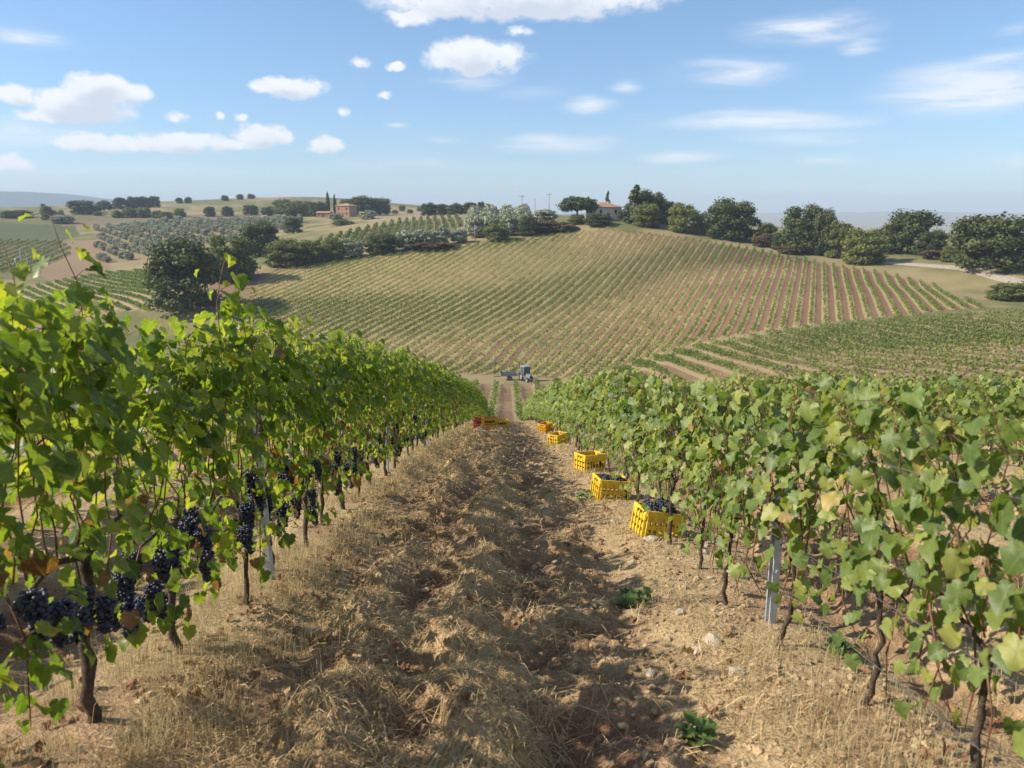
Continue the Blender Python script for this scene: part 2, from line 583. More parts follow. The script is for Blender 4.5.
M_bush = leaf_mat('bush_leaf', [(0, (.08, .10, .028)), (0.5, (.16, .18, .052)), (1, (.26, .26, .09))], 0.2, 0.6, 0.3, veins=False, obj_var=.35)
M_olive = leaf_mat('olive_leaf', [(0, (.20, .225, .145)), (0.5, (.34, .365, .25)), (1, (.48, .50, .37))], 0.12, 0.5, 0.4, veins=False, obj_var=.2, tcol=(1.1, 1.2, .9))
M_dry = leaf_mat('dry_scrub_leaf', [(0, (.10, .065, .04)), (0.5, (.16, .11, .06)), (1, (.22, .17, .09))], 0.15, 0.7, 0.2, veins=False)
M_pine = leaf_mat('pine_needle', [(0, (.03, .052, .014)), (0.5, (.065, .10, .025)), (1, (.12, .155, .04))], 0.15, 0.6, 0.3, veins=False)
M_trunk = simple_mat('vine_bark', (.085, .062, .045), .9, var=.5, scale=30, bump=.6)
M_cane = simple_mat('vine_cane', (.17, .075, .04), .65, var=.4, scale=25)
M_bark = simple_mat('tree_bark', (.07, .055, .042), .9, var=.4, scale=8, bump=.5)
M_galv = simple_mat('galvanised_steel', (.46, .50, .55), .45, .15, .18, 18)
M_wire = simple_mat('steel_wire', (.20, .20, .20), .5, .3, .2)
M_crY = simple_mat('yellow_crate_plastic', (.70, .47, .035), .45, 0, .14, 14, col2=(.74, .52, .05))
M_crR = simple_mat('red_crate_plastic', (.55, .07, .025), .45, 0, .14, 14)
M_crO = simple_mat('amber_crate_plastic', (.68, .36, .03), .45, 0, .14, 14)
M_wood = simple_mat('weathered_wood', (.20, .17, .14), .85, 0, .3, 10)
M_stone = simple_mat('pale_stone', (.44, .37, .28), .9, 0, .3, 14, bump=.6)

m, t = new_mat('grape_skin')
co = t.n('ShaderNodeTexCoord').outputs['Object']
c = t.ramp(t.noise(co, 28.0, 4), [(.30, (.012, .010, .022)), (.52, (.028, .032, .064)), (.72, (.085, .10, .16))])
b = t.n('ShaderNodeBsdfPrincipled', inp={'Base Color': c, 'Roughness': .42, 'Specular IOR Level': .45})
o_ = t.n('ShaderNodeOutputMaterial')
t.t.links.new(b.outputs[0], o_.inputs[0])
M_grape = m

# land
m, t = new_mat('vineyard_land')
co = t.n('ShaderNodeTexCoord').outputs['Object']
g = t.attr('gcol').outputs['Color']
s_ = t.attr('scol').outputs['Color']
rc = t.attr('rowcoord').outputs['Fac']
ra = t.attr('rowamt').outputs['Fac']
fr = t.math('ABSOLUTE', t.math('SUBTRACT', t.math('FRACT', t.math('ADD', rc, 0.5)), 0.5))
n1 = t.noise(co, 1.1, 4, .6)
n2 = t.noise(co, 7.0, 5, .65)
n3 = t.noise(co, 45.0, 4, .6)
stripe = t.ss(t.math('ADD', fr, t.math('MULTIPLY_ADD', n1, 0.22, -0.11)), 0.29, 0.20)
c = t.mix(t.math('MULTIPLY', stripe, ra), g, s_)
c = t.mix(1.0, c, t.ramp(n2, [(.25, (.62, .60, .58)), (.5, (1, 1, 1)), (.78, (1.32, 1.30, 1.25))]), 'MULTIPLY')
c = t.mix(1.0, c, t.ramp(n3, [(.25, (.70, .68, .66)), (.5, (1, 1, 1)), (.75, (1.28, 1.26, 1.2))]), 'MULTIPLY')
b = t.n('ShaderNodeBsdfPrincipled', inp={'Base Color': c, 'Roughness': .95, 'Specular IOR Level': .12})
hgt = t.math('ADD', t.math('MULTIPLY', n3, .35), t.noise(co, 14.0, 5, .7))
bp = t.n('ShaderNodeBump', inp={'Strength': 1.0, 'Distance': .06, 'Height': hgt})
t.t.links.new(bp.outputs[0], b.inputs['Normal'])
o_ = t.n('ShaderNodeOutputMaterial')
t.t.links.new(b.outputs[0], o_.inputs[0])
M_land = m


def strand_mat(name, stops, trans=.3):
    m, t = new_mat(name)
    c = t.ramp(t.attr('tint').outputs['Fac'], stops)
    b = t.n('ShaderNodeBsdfPrincipled', inp={'Base Color': c, 'Roughness': .7, 'Specular IOR Level': .25})
    tr = t.n('ShaderNodeBsdfTranslucent', inp={0: c})
    mx = t.n('ShaderNodeMixShader', inp={0: trans, 1: b.outputs[0], 2: tr.outputs[0]})
    o = t.n('ShaderNodeOutputMaterial')
    t.t.links.new(mx.outputs[0], o.inputs[0])
    return m


M_grass = strand_mat('dry_grass_blade', [(0, (.25, .24, .10)), (.2, (.42, .34, .17)), (.7, (.58, .47, .26)), (1, (.68, .58, .36))])
M_straw = strand_mat('straw_strand', [(0, (.27, .175, .09)), (.5, (.50, .36, .18)), (1, (.68, .53, .30))], .15)

# ------------------------------------------------------------------ the land: one sheet from under the camera to the horizon
rr = [0.0]
r_ = 0.3
while r_ < 7400:
    rr.append(r_)
    r_ *= 1.09 if r_ < 1.9 else 1.0085 if r_ < 60 else 1.011 if r_ < 650 else 1.05
rr = np.array(rr[1:])
aa = np.concatenate([np.arange(-180, -46, 3.0), np.arange(-46, 46, 0.128), np.arange(46, 180, 3.0)])
aa = np.radians(aa)
A2, R2 = np.meshgrid(aa, rr)
X, Y = R2 * np.sin(A2), R2 * np.cos(A2)
Zb = base_z(X, Y)
Zd = detail_z(X, Y)
nr, na = X.shape
x, y = X.ravel(), Y.ravel()
N1 = fbm(x / 9, y / 9, 71, 4)
N2 = fbm(x / 45, y / 45, 81, 4)
N3 = fbm(x / .9, y / .9, 91, 3)


def lerp(a, b, f):
    return np.asarray(a)[None, :] * (1 - f)[:, None] + np.asarray(b)[None, :] * f[:, None] if np.ndim(a) == 1 else a * (1 - f)[:, None] + np.asarray(b)[None, :] * f[:, None]


rfull = np.hypot(x, y)
gc = lerp((.29, .235, .125), (.145, .15, .06), sstep(N2 * .6 + N1 * .4, .38, .58))
gc = lerp(gc, (.27, .26, .19), sstep(rfull, 1000, 2500))  # haze put into the colour: far plain painted paler to blend with the air
gc = lerp(gc, (.045, .07, .045), sstep(rfull, 3900, 4700) * (x < 900))
sc = gc.copy()
rcoord = np.zeros(len(x))
ramt = np.zeros(len(x))
jx, jy = x + (N1 - .5) * 3, y + (N1 - .5) * 3


def lay(key, soil, soil2, strip, strip2, amt):
    m_ = in_poly(jx if key != 'near' else x, jy if key != 'near' else y, FIELDS[key][0])
    f = sstep(N1, .35, .65)
    gc[m_] = lerp(soil, soil2, f)[m_]
    sc[m_] = lerp(strip, strip2, sstep(N2, .4, .6))[m_]
    ramt[m_] = amt
    rcoord[m_] = row_coord(key, x, y)[m_]
    return m_


mh = lay('hill', (.235, .14, .08), (.275, .185, .10), (.36, .295, .135), (.31, .27, .115), 1.0)
# the upper middle of the hill is dry stubble between the rows
px_, py_, _ = at(500, 270, 225)
q_ = np.exp(-(((x - px_) / 60) ** 2 + ((y - py_) / 45) ** 2))
gc[mh] = lerp(gc, (.27, .205, .10), np.clip(q_ * 1.1, 0, .85))[mh]
rt = sstep(x + (N2 - .5) * 40, 12, 55)
gc[mh] = lerp(gc, (.195, .118, .072), rt * .85)[mh]
sc[mh] = lerp(sc, (.36, .29, .15), rt * .8)[mh]
lay('terr', (.27, .165, .105), (.24, .16, .10), (.36, .28, .16), (.3, .25, .13), .9)
lay('left', (.13, .08, .05), (.16, .10, .065), (.30, .25, .15), (.22, .2, .11), .8)
lay('mid', (.40, .30, .18), (.34, .26, .15), (.17, .17, .07), (.2, .19, .08), 1.0)
m_ = in_poly(jx, jy, LEFTG_POLY)
gc[m_] = lerp((.085, .10, .045), (.11, .12, .055), N1)[m_]
m_ = in_poly(jx, jy, OLIVE_POLY)
gc[m_] = lerp((.28, .20, .115), (.25, .2, .105), N1)[m_]
# bare reddish track beside the dark oak and dry patches far on the hill pastures
m_ = in_poly(jx, jy, plan([(75, 290, 240), (110, 268, 290), (105, 240, 400), (62, 241, 400), (40, 276, 275)]))
gc[m_] = lerp((.27, .185, .11), (.25, .185, .11), N1)[m_]
m_ = in_poly(jx, jy, plan([(205, 316, 186), (235, 300, 196), (270, 276, 222), (245, 270, 232), (200, 290, 205)]))
gc[m_] = lerp((.25, .16, .11), (.2, .14, .09), N1)[m_]
m_ = in_poly(jx, jy, plan([(380, 236, 350), (540, 232, 380), (470, 208, 760), (390, 206, 780), (360, 215, 560)]))
gc[m_] = lerp((.31, .235, .15), (.25, .215, .12), sstep(N1, .4, .6))[m_]
m_ = in_poly(jx, jy, plan([(60, 226, 520), (300, 217, 520), (290, 213, 590), (90, 217, 600)]))
gc[m_] = lerp((.22, .155, .11), (.16, .15, .075), sstep(N1, .35, .6))[m_]

mn = lay('near', (.195, .128, .074), (.25, .175, .10), (.35, .275, .155), (.32, .26, .14), .75)
# near soil: crumbly brown in hollows, straw-coloured on the crests
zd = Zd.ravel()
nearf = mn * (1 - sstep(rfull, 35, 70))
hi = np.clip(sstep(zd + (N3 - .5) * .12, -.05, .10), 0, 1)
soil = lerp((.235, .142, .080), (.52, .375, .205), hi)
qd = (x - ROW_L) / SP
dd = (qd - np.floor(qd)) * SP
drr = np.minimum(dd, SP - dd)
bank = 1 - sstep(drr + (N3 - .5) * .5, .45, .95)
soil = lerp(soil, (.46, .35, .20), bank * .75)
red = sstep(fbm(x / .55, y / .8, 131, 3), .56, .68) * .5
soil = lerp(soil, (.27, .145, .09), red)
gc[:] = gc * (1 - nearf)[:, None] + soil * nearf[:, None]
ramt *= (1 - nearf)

V = np.stack([x, y, (Zb + Zd).ravel()], 1)
centre = np.array([[0, 0, float(base_z(np.zeros(1), np.zeros(1))[0])]])
V = np.concatenate([V, centre])
idx = np.arange(nr * na).reshape(nr, na)
nxt = np.roll(idx, -1, axis=1)
quads = np.stack([idx[:-1], idx[1:], nxt[1:], nxt[:-1]], -1).reshape(-1, 4)[:, ::-1]
tri = np.stack([np.full(na, nr * na), idx[0], nxt[0]], -1)[:, ::-1]


def ext(a):
    return np.concatenate([a, a[:1]])


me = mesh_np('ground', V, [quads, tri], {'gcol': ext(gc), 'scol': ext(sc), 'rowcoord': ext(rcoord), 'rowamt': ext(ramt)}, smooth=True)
if me.polygons[0].normal.z < 0:
    me.flip_normals()
tag(link('ground', me, [M_land]), 'rolling vineyard land from the ploughed strip to blue far hills', 'ground', kind='structure')

# the pale gravel road along the right of the hill
pts = [(870, 262, 218), (900, 264, 211), (930, 267, 203), (965, 272, 194), (1000, 278, 182), (1040, 285, 170), (1100, 296, 152), (1160, 310, 130)]
pl = np.array([at(*p)[:2] for p in pts])
tt = np.linspace(0, len(pl) - 1, 120)
pc = np.stack([np.interp(tt, range(len(pl)), pl[:, 0]), np.interp(tt, range(len(pl)), pl[:, 1])], 1)
tg = np.gradient(pc, axis=0)
nn = np.stack([-tg[:, 1], tg[:, 0]], 1) / np.linalg.norm(tg, axis=1)[:, None]
cols = []
for k in np.linspace(-2.1, 2.1, 7):
    q = pc + nn * k
    cols.append(np.stack([q[:, 0], q[:, 1], ground(q[:, 0], q[:, 1]) + .12 - abs(k) * .03], 1))
cols = np.array(cols)
Vr = cols.reshape(-1, 3)
ii = np.arange(7 * 120).reshape(7, 120)
qr = np.stack([ii[:-1, :-1], ii[1:, :-1], ii[1:, 1:], ii[:-1, 1:]], -1).reshape(-1, 4)
M_road = simple_mat('pale_gravel', (.36, .305, .24), .95, 0, .2, 1.5, bump=.3)
ro = tag(link('gravel_road', mesh_np('gravel_road', Vr, [qr], smooth=True), [M_road]), 'pale gravel road running below the oaks', 'road', kind='structure')

# ------------------------------------------------------------------ leaves
HALF = [(.10, -.10), (.24, -.16), (.34, -.10), (.40, -.13), (.47, .02), (.53, .10), (.49, .18), (.45, .25), (.53, .36), (.56, .48), (.48, .52), (.43, .58), (.37, .63), (.33, .74), (.23, .80), (.15, .92)]
OUT = [(0, 0.02)] + HALF + [(0, 1.02)] + [(-a, b) for a, b in HALF[::-1]]
T_full = np.array([(0, .36)] + OUT)
F_full = np.array([(0, 1 + i, 1 + (i + 1) % len(OUT)) for i in range(len(OUT))])
HALF2 = [(.30, -.15), (.50, .10), (.45, .26), (.54, .48), (.36, .64)]
OUT2 = [(0, 0.02)] + HALF2 + [(0, 1.0)] + [(-a, b) for a, b in HALF2[::-1]]
T_mid = np.array([(0, .36)] + OUT2)
F_mid = np.array([(0, 1 + i, 1 + (i + 1) % len(OUT2)) for i in range(len(OUT2))])
T_quad = np.array([(-.5, 0), (.5, 0), (.42, .95), (-.42, 1.0)])
F_quad = np.array([(0, 1, 2, 3)])


def leaves(P, Tp, N, S, tint, rng, tmpl=(T_full, F_full), cup=0.5):
    """P base points, Tp tip directions, N normals, S sizes -> verts, faces, tint, uv"""
    T, F = tmpl
    P, Tp, N = map(lambda a: np.asarray(a, float), (P, Tp, N))
    N = N / (np.linalg.norm(N, axis=1)[:, None] + 1e-9)
    Tp = Tp - N * (Tp * N).sum(1)[:, None]
    Tp = Tp / (np.linalg.norm(Tp, axis=1)[:, None] + 1e-9)
    B = np.cross(Tp, N)
    n, k = len(P), len(T)
    fold = rng.uniform(-.25, .6, n) * cup * 1.8
    droop = rng.uniform(-.1, .8, n) * cup * 1.4
    twist = rng.uniform(-.55, .55, n)
    tx, ty = T[:, 0][None], T[:, 1][None]
    wav = np.sin(T[:, 0] * 9 + T[:, 1] * 7)[None] * .06 * cup * 2
    h = fold[:, None] * np.abs(tx) - droop[:, None] * (ty - .2) ** 2 + twist[:, None] * tx * ty + wav
    S = np.asarray(S)[:, None]
    V = P[:, None] + B[:, None] * (tx * S)[..., None] + Tp[:, None] * (ty * S)[..., None] + N[:, None] * (h * S)[..., None]
    FF = (np.arange(n) * k)[:, None, None] + F[None]
    uv = np.broadcast_to(T[None], (n, k, 2)).reshape(-1, 2)
    return V.reshape(-1, 3), FF.reshape(-1, F.shape[1]), np.repeat(tint, k), uv


# ------------------------------------------------------------------ the grape vine, left and right kinds
def vine_parts(side, seed, full, tall=False):
    rg = np.random.default_rng(seed)
    rr_ = random.Random(seed)
    left = side == 'L'
    zc = .74 if left else .62
    top = 1.86 if left else 1.52
    # trunk
    tb = MB()
    lean = rr_.uniform(-.10, .10)
    bend = rr_.uniform(-.05, .05)
    r0 = (rr_.uniform(.012, .018) if seed != 100 else .024) if left else rr_.uniform(.010, .015)
    pts, rads = [], []
    for i in range(12):
        f = i / 11
        kk = .012 if 0 < i < 11 else 0
        pts.append((bend * math.sin(f * 3.0) + rr_.uniform(-kk, kk), lean * f + .03 * math.sin(f * 5 + seed) + rr_.uniform(-kk, kk), -.12 + (zc + .12) * f))
        rads.append(r0 * (1.0 + .8 * (1 - f) ** 4 + (.35 if i in (5, 10) else 0)) * rr_.uniform(.85, 1.2))
    tb.tube(pts, rads, 8)
    hd = Vector(pts[-1])
    for sgn in (-1, 1):
        tb.tube([hd - Vector((0, 0, .03)), hd + Vector((rr_.uniform(-.03, .03), sgn * .2, .03)), hd + Vector((rr_.uniform(-.03, .03), sgn * .44, .02))], [r0 * .8, r0 * .55, r0 * .35], 6)
    trunk = tb.mesh('vine_trunk')
    for p in trunk.polygons:
        p.use_smooth = True
    # shoots
    cb = MB()
    P, T, N, S, Ti = [], [], [], [], []
    nsh = 10 if left else 9

    def leaf_at(p, out, down, size, ti):
        P.append(p)
        N.append(out)
        T.append(down)
        S.append(size)
        Ti.append(ti)

    def tint_of(z):
        a = rg.normal(.45 if left else .47, .19 if left else .17)
        if left and z < 1.0 and rg.random() < .13:
            return rg.uniform(.94, 1.0)
        if rg.random() < .012:
            return rg.uniform(.82, .95)
        return float(np.clip(a, .02, .74))

    lo_size, hi_size = (.060, .104) if left else (.052, .092)
    if not full:
        lo_size, hi_size = lo_size * 1.12, hi_size * 1.15
    for s in range(nsh):
        y0 = -.45 + .9 * (s + rr_.random()) / nsh
        zt = top + rr_.uniform(-.16, .05)
        if tall and s == 2:
            zt = top + .36
        if tall and s == 6:
            zt = top + .22
        sx = rr_.uniform(-.13, .13)
        dx = rr_.uniform(-.20, .20)
        q = [Vector((hd.x * .5, y0, zc + .02))]
        k = 9
        for i in range(1, k + 1):
            f = i / k
            q.append(Vector((sx * f + dx * f * f + rr_.uniform(-.02, .02), y0 + rr_.uniform(-.025, .025) + (f * rr_.uniform(-.1, .1)), zc + (zt - zc) * f - .08 * f ** 3)))
        cb.tube(q, [.0045 - .0028 * i / k for i in range(k + 1)], 5)
        nl = int((15 if left else 18) * (1.0 if full else .82) * (zt - zc) / .95)
        for i in range(nl):
            f = ((i + rr_.random()) / nl) ** (.64 if left else .8)
            j = min(int(f * k), k - 1)
            p = q[j].lerp(q[j + 1], f * k - j)
            sgn = 1 if rg.random() < .5 else -1
            ang = rg.uniform(-1.1, 1.1)
            out = Vector((sgn * math.cos(ang), math.sin(ang), 0))
            pet = rg.uniform(.03, .13)
            base = p + out * pet + Vector((0, 0, rg.uniform(-.02, .04)))
            if full and rg.random() < .5:
                cb.tube([p, p.lerp(base, .5) + Vector((0, 0, .012)), base], .0016, 4, cap=False)
            nrm = out * rg.uniform(.45, 1.0) + Vector((rg.normal(0, .3), rg.normal(0, .3), rg.uniform(.15, .9)))
            tip = Vector((out.x * .5 + rg.normal(0, .35), out.y * .5 + rg.normal(0, .45), -1.0))
            tp = f > .9
            leaf_at(base, nrm, tip, rg.uniform(lo_size, hi_size) * (.62 if tp else 1), tint_of(p.z) if not tp else rg.uniform(.55, .76))
    # side shoots that thicken the curtain, and the skirt of hanging leaves below it
    ex = (100 if left else 62) if full else (78 if left else 50)
    for i in range(ex):
        z = rg.uniform(zc + .42, top - .02) if left else rg.uniform(zc + .1, top - .08)
        sgn = 1 if rg.random() < .5 else -1
        b = Vector((sgn * abs(rg.normal(.09, .09 if left else .07)), rg.uniform(-.46, .46), z))
        leaf_at(b, Vector((sgn * rg.uniform(.3, 1), rg.normal(0, .4), rg.uniform(.1, .9))), Vector((sgn * .3 + rg.normal(0, .3), rg.normal(0, .45), -1)), rg.uniform(lo_size, hi_size), tint_of(z))
    sk = (112 if left else 46) if full else (84 if left else 38)
    for i in range(sk):
        z = rg.uniform(.26, zc + .34) if left else rg.uniform(.34, zc + .1)
        sgn = 1 if rg.random() < .5 else -1
        b = Vector((sgn * abs(rg.normal(.08, .10)), rg.uniform(-.46, .46), z))
        leaf_at(b, Vector((sgn * rg.uniform(.4, 1), rg.normal(0, .5), rg.uniform(-.1, .7))), Vector((rg.normal(0, .3), rg.normal(0, .5), -1)), rg.uniform(lo_size, hi_size) * .85, tint_of(z))
    for i in range(3 if left else 4):       # canes hanging below the wire
        a = Vector((rr_.uniform(-.06, .06), rr_.uniform(-.4, .4), zc))
        cb.tube([a, a + Vector((rr_.uniform(-.06, .06), rr_.uniform(-.05, .05), -.2)), a + Vector((rr_.uniform(-.09, .09), rr_.uniform(-.08, .08), -rr_.uniform(.3, .5)))], [.0045, .004, .002], 5)
    cane = cb.mesh('vine_cane')
    V, F, ti, uv = leaves(np.array([tuple(p) for p in P]), np.array([tuple(p) for p in T]), np.array([tuple(p) for p in N]), np.array(S), np.array(Ti), rg, (T_full, F_full) if full else (T_mid, F_mid))
    fol = mesh_np('vine_foliage', V, [F], {'tint': ti}, uv, smooth=True)
    trunk.materials.append(M_trunk)
    cane.materials.append(M_cane)
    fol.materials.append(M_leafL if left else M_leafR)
    return trunk, cane, fol


def bunch_mesh(seed, sub):
    rg = np.random.default_rng(seed)
    bm = bmesh.new()
    bmesh.ops.create_icosphere(bm, subdivisions=sub, radius=1.0)
    iv = np.array([v.co[:] for v in bm.verts])
    itf = np.array([[v.index for v in f.verts] for f in bm.faces])
    bm.free()
    C = []
    L = rg.uniform(.15, .21)
    tries = 0
    while len(C) < 120 and tries < 9000:
        tries += 1
        f = rg.random() ** .8
        rad = (.050 * (1 - f * .72)) * min(1, f * 6 + .4) * rg.uniform(.55, 1.0)
        a = rg.uniform(0, 2 * math.pi)
        q = np.array([rad * math.cos(a), rad * math.sin(a), -.03 - f * L]) + rg.normal(0, .004, 3)
        if all(np.sum((q - c) ** 2) > .0128 ** 2 for c in C):
            C.append(q)
    C = np.array(C)
    rad = rg.uniform(.0084, .0104, len(C))
    V = (C[:, None] + iv[None] * rad[:, None, None]).reshape(-1, 3)
    F = ((np.arange(len(C)) * len(iv))[:, None, None] + itf[None]).reshape(-1, 3)
    me = mesh_np('grape_bunch', V, [F], smooth=True)
    me.materials.append(M_grape)
    return me


BUN = [bunch_mesh(900 + i, 2) for i in range(4)]
VL_full = [vine_parts('L', 100 + i, True, tall=(i in (0, 6))) for i in range(7)]
VL_mid = [vine_parts('L', 200 + i, False) for i in range(14)]
VR_full = [vine_parts('R', 300 + i, True) for i in range(7)]
VR_mid = [vine_parts('R', 400 + i, False) for i in range(12)]


def plant_vine(x, y, parts, label, group, bunches, seed, scale=1.0):
    rg = random.Random(seed)
    z = gz(x, y)
    root = thing('grape_vine', label, 'grapevine', (x, y, z), 0 if rg.random() < .5 else math.pi, group)
    slope = -0.2
    s = scale * rg.uniform(.95, 1.05)
    root.scale = (s * rg.uniform(.95, 1.1), s, s)
    names = ('trunk', 'cane_framework', 'foliage')
    for nm, me in zip(names, parts):
        o = link(nm, me, [], root)
        if nm != 'trunk':          # the curtain follows the fall of the land
            o.matrix_parent_inverse = Matrix()
            sgn = 1 if root.rotation_euler.z == 0 else -1
            sh = Matrix.Identity(4)
            sh[2][1] = slope * sgn
            o.matrix_basis = sh
    for i in range(bunches):
        b = link('grape_bunch', BUN[rg.randrange(4)], [], root, (rg.uniform(-.14, .12), rg.uniform(-.42, .42), rg.uniform(.34, .82)))
        b.rotation_euler = (rg.uniform(-.2, .2), rg.uniform(-.2, .2), rg.uniform(0, 6.28))
        k = rg.uniform(.85, 1.2)
        b.scale = (k, k, k)
    return root


ORD = ['first', 'second', 'third', 'fourth', 'fifth', 'sixth', 'seventh', 'eighth', 'ninth', 'tenth', 'eleventh', 'twelfth']
NV = 0
# the unpicked row on the sunny side
ys = []
yv = 1.30
while yv < 60:
    ys.append(yv)
    yv += .86 + rnd.uniform(-.05, .05)
for i, yv in enumerate(ys):
    j = i - 2
    if j < 0:
        lb, gr = 'leafy vine at the cut-off near end of the unpicked grape-laden row', 'vines at the near end of the unpicked row'
    elif j == 0:
        lb, gr = 'knobbly thick-trunked vine nearest in the unpicked row, dark bunches hanging low', None
    elif j < 12:
        lb, gr = f'grape-laden vine, {ORD[j]} trunk up the unpicked row from the knobbly thick one', None
    elif j < 26:
        lb, gr = 'leafy vine with dark bunches in the middle stretch of the unpicked row', 'vines in the middle of the unpicked row'
    else:
        lb, gr = 'small far vine where the unpicked row dips towards the red crate', 'vines at the far end of the unpicked row'
    full = yv < 11
    pr = (VL_full if full else VL_mid)
    sel = pr[0] if j == 0 else VL_full[6] if j == 2 else pr[1 + (i * 7 + i // 3) % (len(pr) - 2)]
    nb = (8 if yv < 5 else 6 if yv < 9 else 4 if yv < 16 else 2 if yv < 26 else 0)
    plant_vine(ROW_L + rnd.uniform(-.05, .05), yv, sel, lb, gr, nb, 1000 + i)
    NV += 1
yL = ys
# the picked row beside the crates
ys = []
yv = 1.55
while yv < 60:
    ys.append(yv)
    yv += .84 + rnd.uniform(-.06, .06)
for i, yv in enumerate(ys):
    if i < 2:
        lb, gr = 'pale leafy vine at the cut-off near end of the picked row', 'vines at the near end of the picked row'
    elif i < 12:
        lb, gr = f'pale green picked vine, {ORD[i - 2]} in view up the row with yellow crates', None
    elif i < 26:
        lb, gr = 'pale green picked vine beside the smaller yellow crates along its row', 'vines in the middle of the picked row'
    else:
        lb, gr = 'small far picked vine in its row beyond the last yellow crate', 'vines at the far end of the picked row'
    full = yv < 10
    pr = (VR_full if full else VR_mid)
    xo = .22 * max(0, (4.2 - yv) / 2.0)
    plant_vine(ROW_R + xo + rnd.uniform(-.05, .05), yv, pr[(i * 3 + 1) % len(pr)], lb, gr, 0, 2000 + i)
    NV += 1
for (xr, y0, y1, lb, gr, seed) in ((ROW_R + SP, 1.5, 56, 'pale vine in the row just behind the picked row', 'vines in the second row behind the crates', 3000),
                                   (ROW_R + 2 * SP, 2.5, 46, 'vine two rows behind the picked row with crates', 'vines in the third row behind the crates', 4000),
                                   (ROW_L - SP, 2.0, 30, 'vine seen through gaps behind the unpicked grape-laden row', 'vines behind the unpicked row', 5000)):
    yv, i = y0, 0
    while yv < y1 and NV < 300:
        left = xr < 0
        pr = (VL_mid if left else (VR_full if yv < 7 else VR_mid))
        plant_vine(xr + rnd.uniform(-.06, .06), yv, pr[(i * 5) % len(pr)], lb, gr, 1 if left and yv < 8 else 0, seed + i)
        NV += 1
        i += 1
        yv += .87 + rnd.uniform(-.06, .06)
print('vines', NV)


# ------------------------------------------------------------------ far vine rows: one mass per field
def far_rows(name, key, step, per, size, h, seed, label, dens=None, skip=None, zlo=.3, w=.3, tintf=None):
    poly, az, s, off = FIELDS[key]
    rg = np.random.default_rng(seed)
    pa = np.array(poly)
    u = pa[:, 0] * math.cos(az) - pa[:, 1] * math.sin(az)
    vv = pa[:, 0] * math.sin(az) + pa[:, 1] * math.cos(az)
    ks = np.arange(math.ceil((u.min() - off) / s), math.floor((u.max() - off) / s) + 1)
    along = np.arange(vv.min(), vv.max(), step)
    K, Al = np.meshgrid(ks, along)
    U = (K * s + off).ravel()
    Al = Al.ravel() + rg.uniform(-.5, .5, U.shape) * step
    x = U * math.cos(az) + Al * math.sin(az)
    y = -U * math.sin(az) + Al * math.cos(az)
    k = in_poly(x, y, poly)
    if skip is not None:
        k &= ~skip(x, y, K.ravel())
    x, y, U = x[k], y[k], U[k]
    d = np.ones(len(x)) if dens is None else dens(x, y)
    x, y, d = np.repeat(x, per), np.repeat(y, per), np.repeat(d, per)
    gap = fbm(x / 2.3, y / 2.3, seed + 5, 2)
    keep = rg.random(len(x)) < np.clip(d * (0.4 + 1.2 * gap), 0, 1)
    x, y, d = x[keep], y[keep], d[keep]
    n = len(x)
    z = ground(x, y)
    hh = h * (0.55 + .5 * d) * rg.uniform(.8, 1.1, n)
    zz = z + zlo + (hh - zlo) * rg.random(n) ** .8
    cx = rg.normal(0, w * .6, n)
    jit = rg.normal(0, step * .4, n)
    P = np.stack([x + cx * math.cos(az) + jit * math.sin(az), y - cx * math.sin(az) + jit * math.cos(az), zz], 1)
    N = rg.normal(0, 1, (n, 3))
    N[:, 2] = np.abs(N[:, 2]) + .3
    T = rg.normal(0, 1, (n, 3))
    T[:, 2] -= .5
    ti = np.clip(rg.normal(.38, .16, n) + (1 - d) * .35, 0, 1) if tintf is None else tintf(x, y, rg)
    V, F, tt, uv = leaves(P, T, N, rg.uniform(.7, 1.25, n) * size, ti, rg, (T_quad, F_quad), .5)
    o = link(name, mesh_np(name, V, [F], {'tint': tt}), [M_vfar])
    return tag(o, label, 'vine rows', kind='stuff')


def skip_near(x, y, k):
    n_ = np.round(k).astype(int)
    done = np.zeros(len(x), bool)
    for kk, y1 in ((0, 61), (1, 61), (2, 56.5), (3, 46.5), (-1, 30)):
        done |= (n_ == kk) & (y < y1)
    return done | (y < 2) | (x < -30)


def dens_near(x, y):
    return np.clip(.52 + 1.5 * (fbm(x / 12, y / 12, 7, 3) - .45), .14, .95)


far_rows('distant_vine_rows', 'near', .22, 10, .19, 1.35, 61, 'mass of greener vine rows running down to the grassy headland', dens_near, skip_near, .25, .3)


def dens_hill(x, y):
    """lush green where the slope folds, thin and yellowed on the dry upper middle"""
    a = np.array([at(u_, v_, 200) for u_, v_ in ((0, 0), (1, 1))])
    t_ = np.array(y)
    n = fbm(x / 22, y / 22, 17, 3)
    # band along the fold, described on the land
    bx = [at(*p)[0] for p in ((300, 318, 180), (400, 312, 184), (500, 303, 192), (600, 283, 210), (680, 262, 225), (760, 258, 228))]
    by = [at(*p)[1] for p in ((300, 318, 180), (400, 312, 184), (500, 303, 192), (600, 283, 210), (680, 262, 225), (760, 258, 228))]
    d1 = np.abs(y - np.interp(x, bx, by))
    band = np.exp(-(d1 / 14) ** 2)
    tx = [at(*p)[0] for p in ((330, 263, 238), (430, 250, 252), (500, 243, 258), (560, 236, 262))]
    ty = [at(*p)[1] for p in ((330, 263, 238), (430, 250, 252), (500, 243, 258), (560, 236, 262))]
    d2 = np.abs(y - np.interp(x, tx, ty))
    topb = np.exp(-(d2 / 9) ** 2) * (x < 22)
    low = sstep(205 - y, 0, 60) * (.36 - .26 * sstep(x, 20, 60))
    right = sstep(x, 30, 80) * .05
    return np.clip(.27 + .6 * (n - .35) + .95 * band + .5 * topb + low + right, .08, 1)


